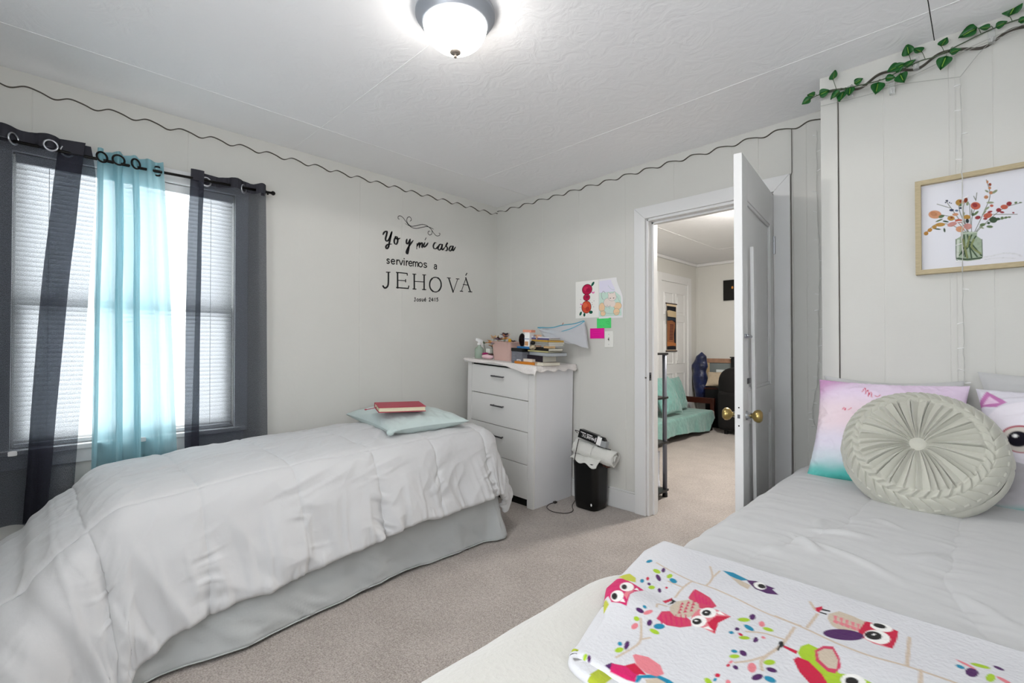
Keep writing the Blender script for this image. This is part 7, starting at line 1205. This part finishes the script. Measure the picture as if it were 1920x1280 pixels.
tag(b.obj('cushion', smooth=True), 'sea green square cushion leaning on the daybed', 'cushion')
b, U, V = pillow('cushion', .46, .46, .14, GC2, tf=T3((.17, 3.22, .52), radians(0), radians(74), radians(4)), seed=33, wr=.006, cornerpinch=.06)
tag(b.obj('cushion', smooth=True), 'pale green cushion on the daybed behind the sea green square one', 'cushion')
GG = mat('grey_green_pad', '#66776c', .8)
b = MB(); b.blob((.14, 2.36, .66), (.045, .19, .375), GG, pw=.6); tag(b.obj('cushion', smooth=True), 'tall grey green rounded cushion standing on the daybed behind the shelf post', 'cushion')
# dark armchair with red throw and headboard post
SOF = mat('black_velvet', '#0d0a0a', .85, sheen=.0)
r = empty('armchair', (1.1, 3.6, 0), 'black upholstered armchair with rolled arm in the next room', 'armchair')
b = MB(); b.blob((.80, 3.72, .62), (.22, .26, .26), SOF, n=32, k=18, pw=.7); b.obj('rolled_arm', r, smooth=True)
b = MB(); b.box((.62, 3.45, .05), (1.75, 4.10, .58), SOF); b.obj('seat_base', r, bevel=.06, bseg=4)
b = MB(); b.box((.95, 3.75, .5), (1.75, 4.12, .98), SOF); b.obj('backrest', r, bevel=.09, bseg=5)
b = MB(); b.box((.70, 3.50, .0), (.74, 3.54, .06), BLACK); b.obj('leg', r)
REDT = mat('dark_red_throw', '#5c1517', .9, sheen=.3)
b = MB(); b.box((1.0, 3.78, .982), (1.5, 4.1, 1.0), REDT); tag(b.obj('throw_blanket', bevel=.018, bseg=4), 'dark red throw lying over the black armchair', 'throw blanket')
r = empty('bed_post', (.62, 4.18, 0), 'black upright post behind the armchair', 'post')
b = MB(); b.box((.56, 4.12, 0), (.66, 4.20, 1.0), BLACK); b.obj('post', r, bevel=.01); b = MB(); b.box((.55, 4.115, 1.0), (.67, 4.205, 1.015), BLACK); b.obj('post_cap', r)
# leaning panel
r = empty('leaning_frame', (.45, 4.2, 0), 'wood framed grey board leaning on the far wall of the next room', 'framed board')
b = MB(); b.box((.20, 4.225, .45), (.95, 4.235, .93), mat('grey_board', '#7c8484', .7)); b.obj('board', r)
WD2 = mat('tan_wood', '#a37f68', .5, var=.15, vscale=20)
b = MB(); b.box((.17, 4.21, .92), (.98, 4.24, .985), WD2); b.box((.17, 4.21, .3), (.215, 4.24, .92), mat('pale_wood', '#c7ad86', .6)); b.obj('frame', r, bevel=.004)
b = MB(); b.box((.32, 4.205, .55), (.52, 4.222, .82), mat('white_paper_sheet', '#dfe5e3', .7)); b.obj('paper_sheet', r)
# navy bag
NAV = mat('navy_satin', '#101c46', .35, sheen=.4, bump=.02, bscale=9, var=.5, vscale=9)
nt_, nz_ = 40, 40; TH2, S2 = np.meshgrid(np.linspace(0, 2 * pi, nt_, endpoint=False), np.linspace(0, 1, nz_), indexing='ij')
rad = np.interp(S2, [0, .1, .3, .5, .62, .72, .82, .92, 1], [.02, .10, .11, .105, .09, .12, .09, .075, .005]); rad = rad * (1 + .22 * vn(TH2 / (2 * pi) * 6, S2 * 5, 3))
P = np.stack([.135 + .018 * np.sin(S2 * 8) + rad * np.cos(TH2), 4.09 + rad * .8 * np.sin(TH2), .32 + .76 * S2], -1)
b = MB(); b.grid(P, NAV, closeu=True); bag = b.obj('hanging_bag', smooth=True); tag(bag, 'crumpled navy blue satin bag hanging in the corner of the next room', 'bag')
b, U, V = pillow('pillow', .36, .26, .10, mat('beige_cloth', '#b5a58f', .85), tf=T3((.45, 4.00, .69), radians(50), radians(0), radians(10)), seed=41, wr=.004); tag(b.obj('pillow', smooth=True), 'beige pillow between the navy bag and black armchair', 'pillow')
r = empty('cabinet', (.3, 3.95, 0), 'low black cabinet in the far corner of the next room under the beige pillow', 'cabinet')
b = MB(); b.box((.28, 3.90, .0), (.58, 4.10, .55), SHB); b.obj('body', r, bevel=.005); b = MB(); b.box((.27, 3.89, .55), (.59, 4.11, .57), DW); b.obj('top', r)
# =================================================================== GROUPS OF LIKE THINGS
for o in list(COL.objects):
    l = o.get('label', ''); c = o.get('category', '')
    if o.parent or not l: continue
    if c == 'curtain': o['group'] = 'curtains hanging on the window rod'
    elif c in ('book', 'notebook', 'folder', 'binder') and 'pillow' not in l: o['group'] = 'books and notebooks piled on the dresser'
    elif c == 'drawing': o['group'] = 'drawings on the wall above the light switch'
    elif c == 'sticky note': o['group'] = 'sticky notes by the light switch'
    elif c == 'clip': o['group'] = 'clear clips along the garland'
    elif c == 'string lights': o['group'] = 'hanging strings of tiny lights'
    elif c == 'ceiling light': o['group'] = 'dome ceiling lights'
    elif c == 'pillow' and ('printed' in l or 'white pillow' in l) and 'aqua' not in l: o['group'] = 'pillows along the wall on the right bed'
    elif c == 'cushion' and 'daybed' in l: o['group'] = 'green cushions on the daybed'
    elif c == 'bed': o['group'] = 'white beds'
# =================================================================== GROUPS OF LIKE THINGS
for o in list(COL.objects):
    l = o.get('label', ''); c = o.get('category', '')
    if o.parent or not l: continue
    if c == 'curtain': o['group'] = 'curtains hanging on the window rod'
    elif c in ('book', 'notebook', 'folder', 'binder') and 'pillow' not in l: o['group'] = 'books and notebooks piled on the dresser'
    elif c == 'drawing': o['group'] = 'drawings on the wall above the light switch'
    elif c == 'sticky note': o['group'] = 'sticky notes by the light switch'
    elif c == 'clip': o['group'] = 'clear clips along the garland'
    elif c == 'string lights': o['group'] = 'hanging strings of tiny lights'
    elif c == 'ceiling light': o['group'] = 'dome ceiling lights'
    elif c == 'pillow' and ('printed' in l or 'white pillow' in l) and 'aqua' not in l: o['group'] = 'pillows along the wall on the right bed'
    elif c == 'cushion' and 'daybed' in l: o['group'] = 'green cushions on the daybed'
    elif c == 'bed': o['group'] = 'white beds'
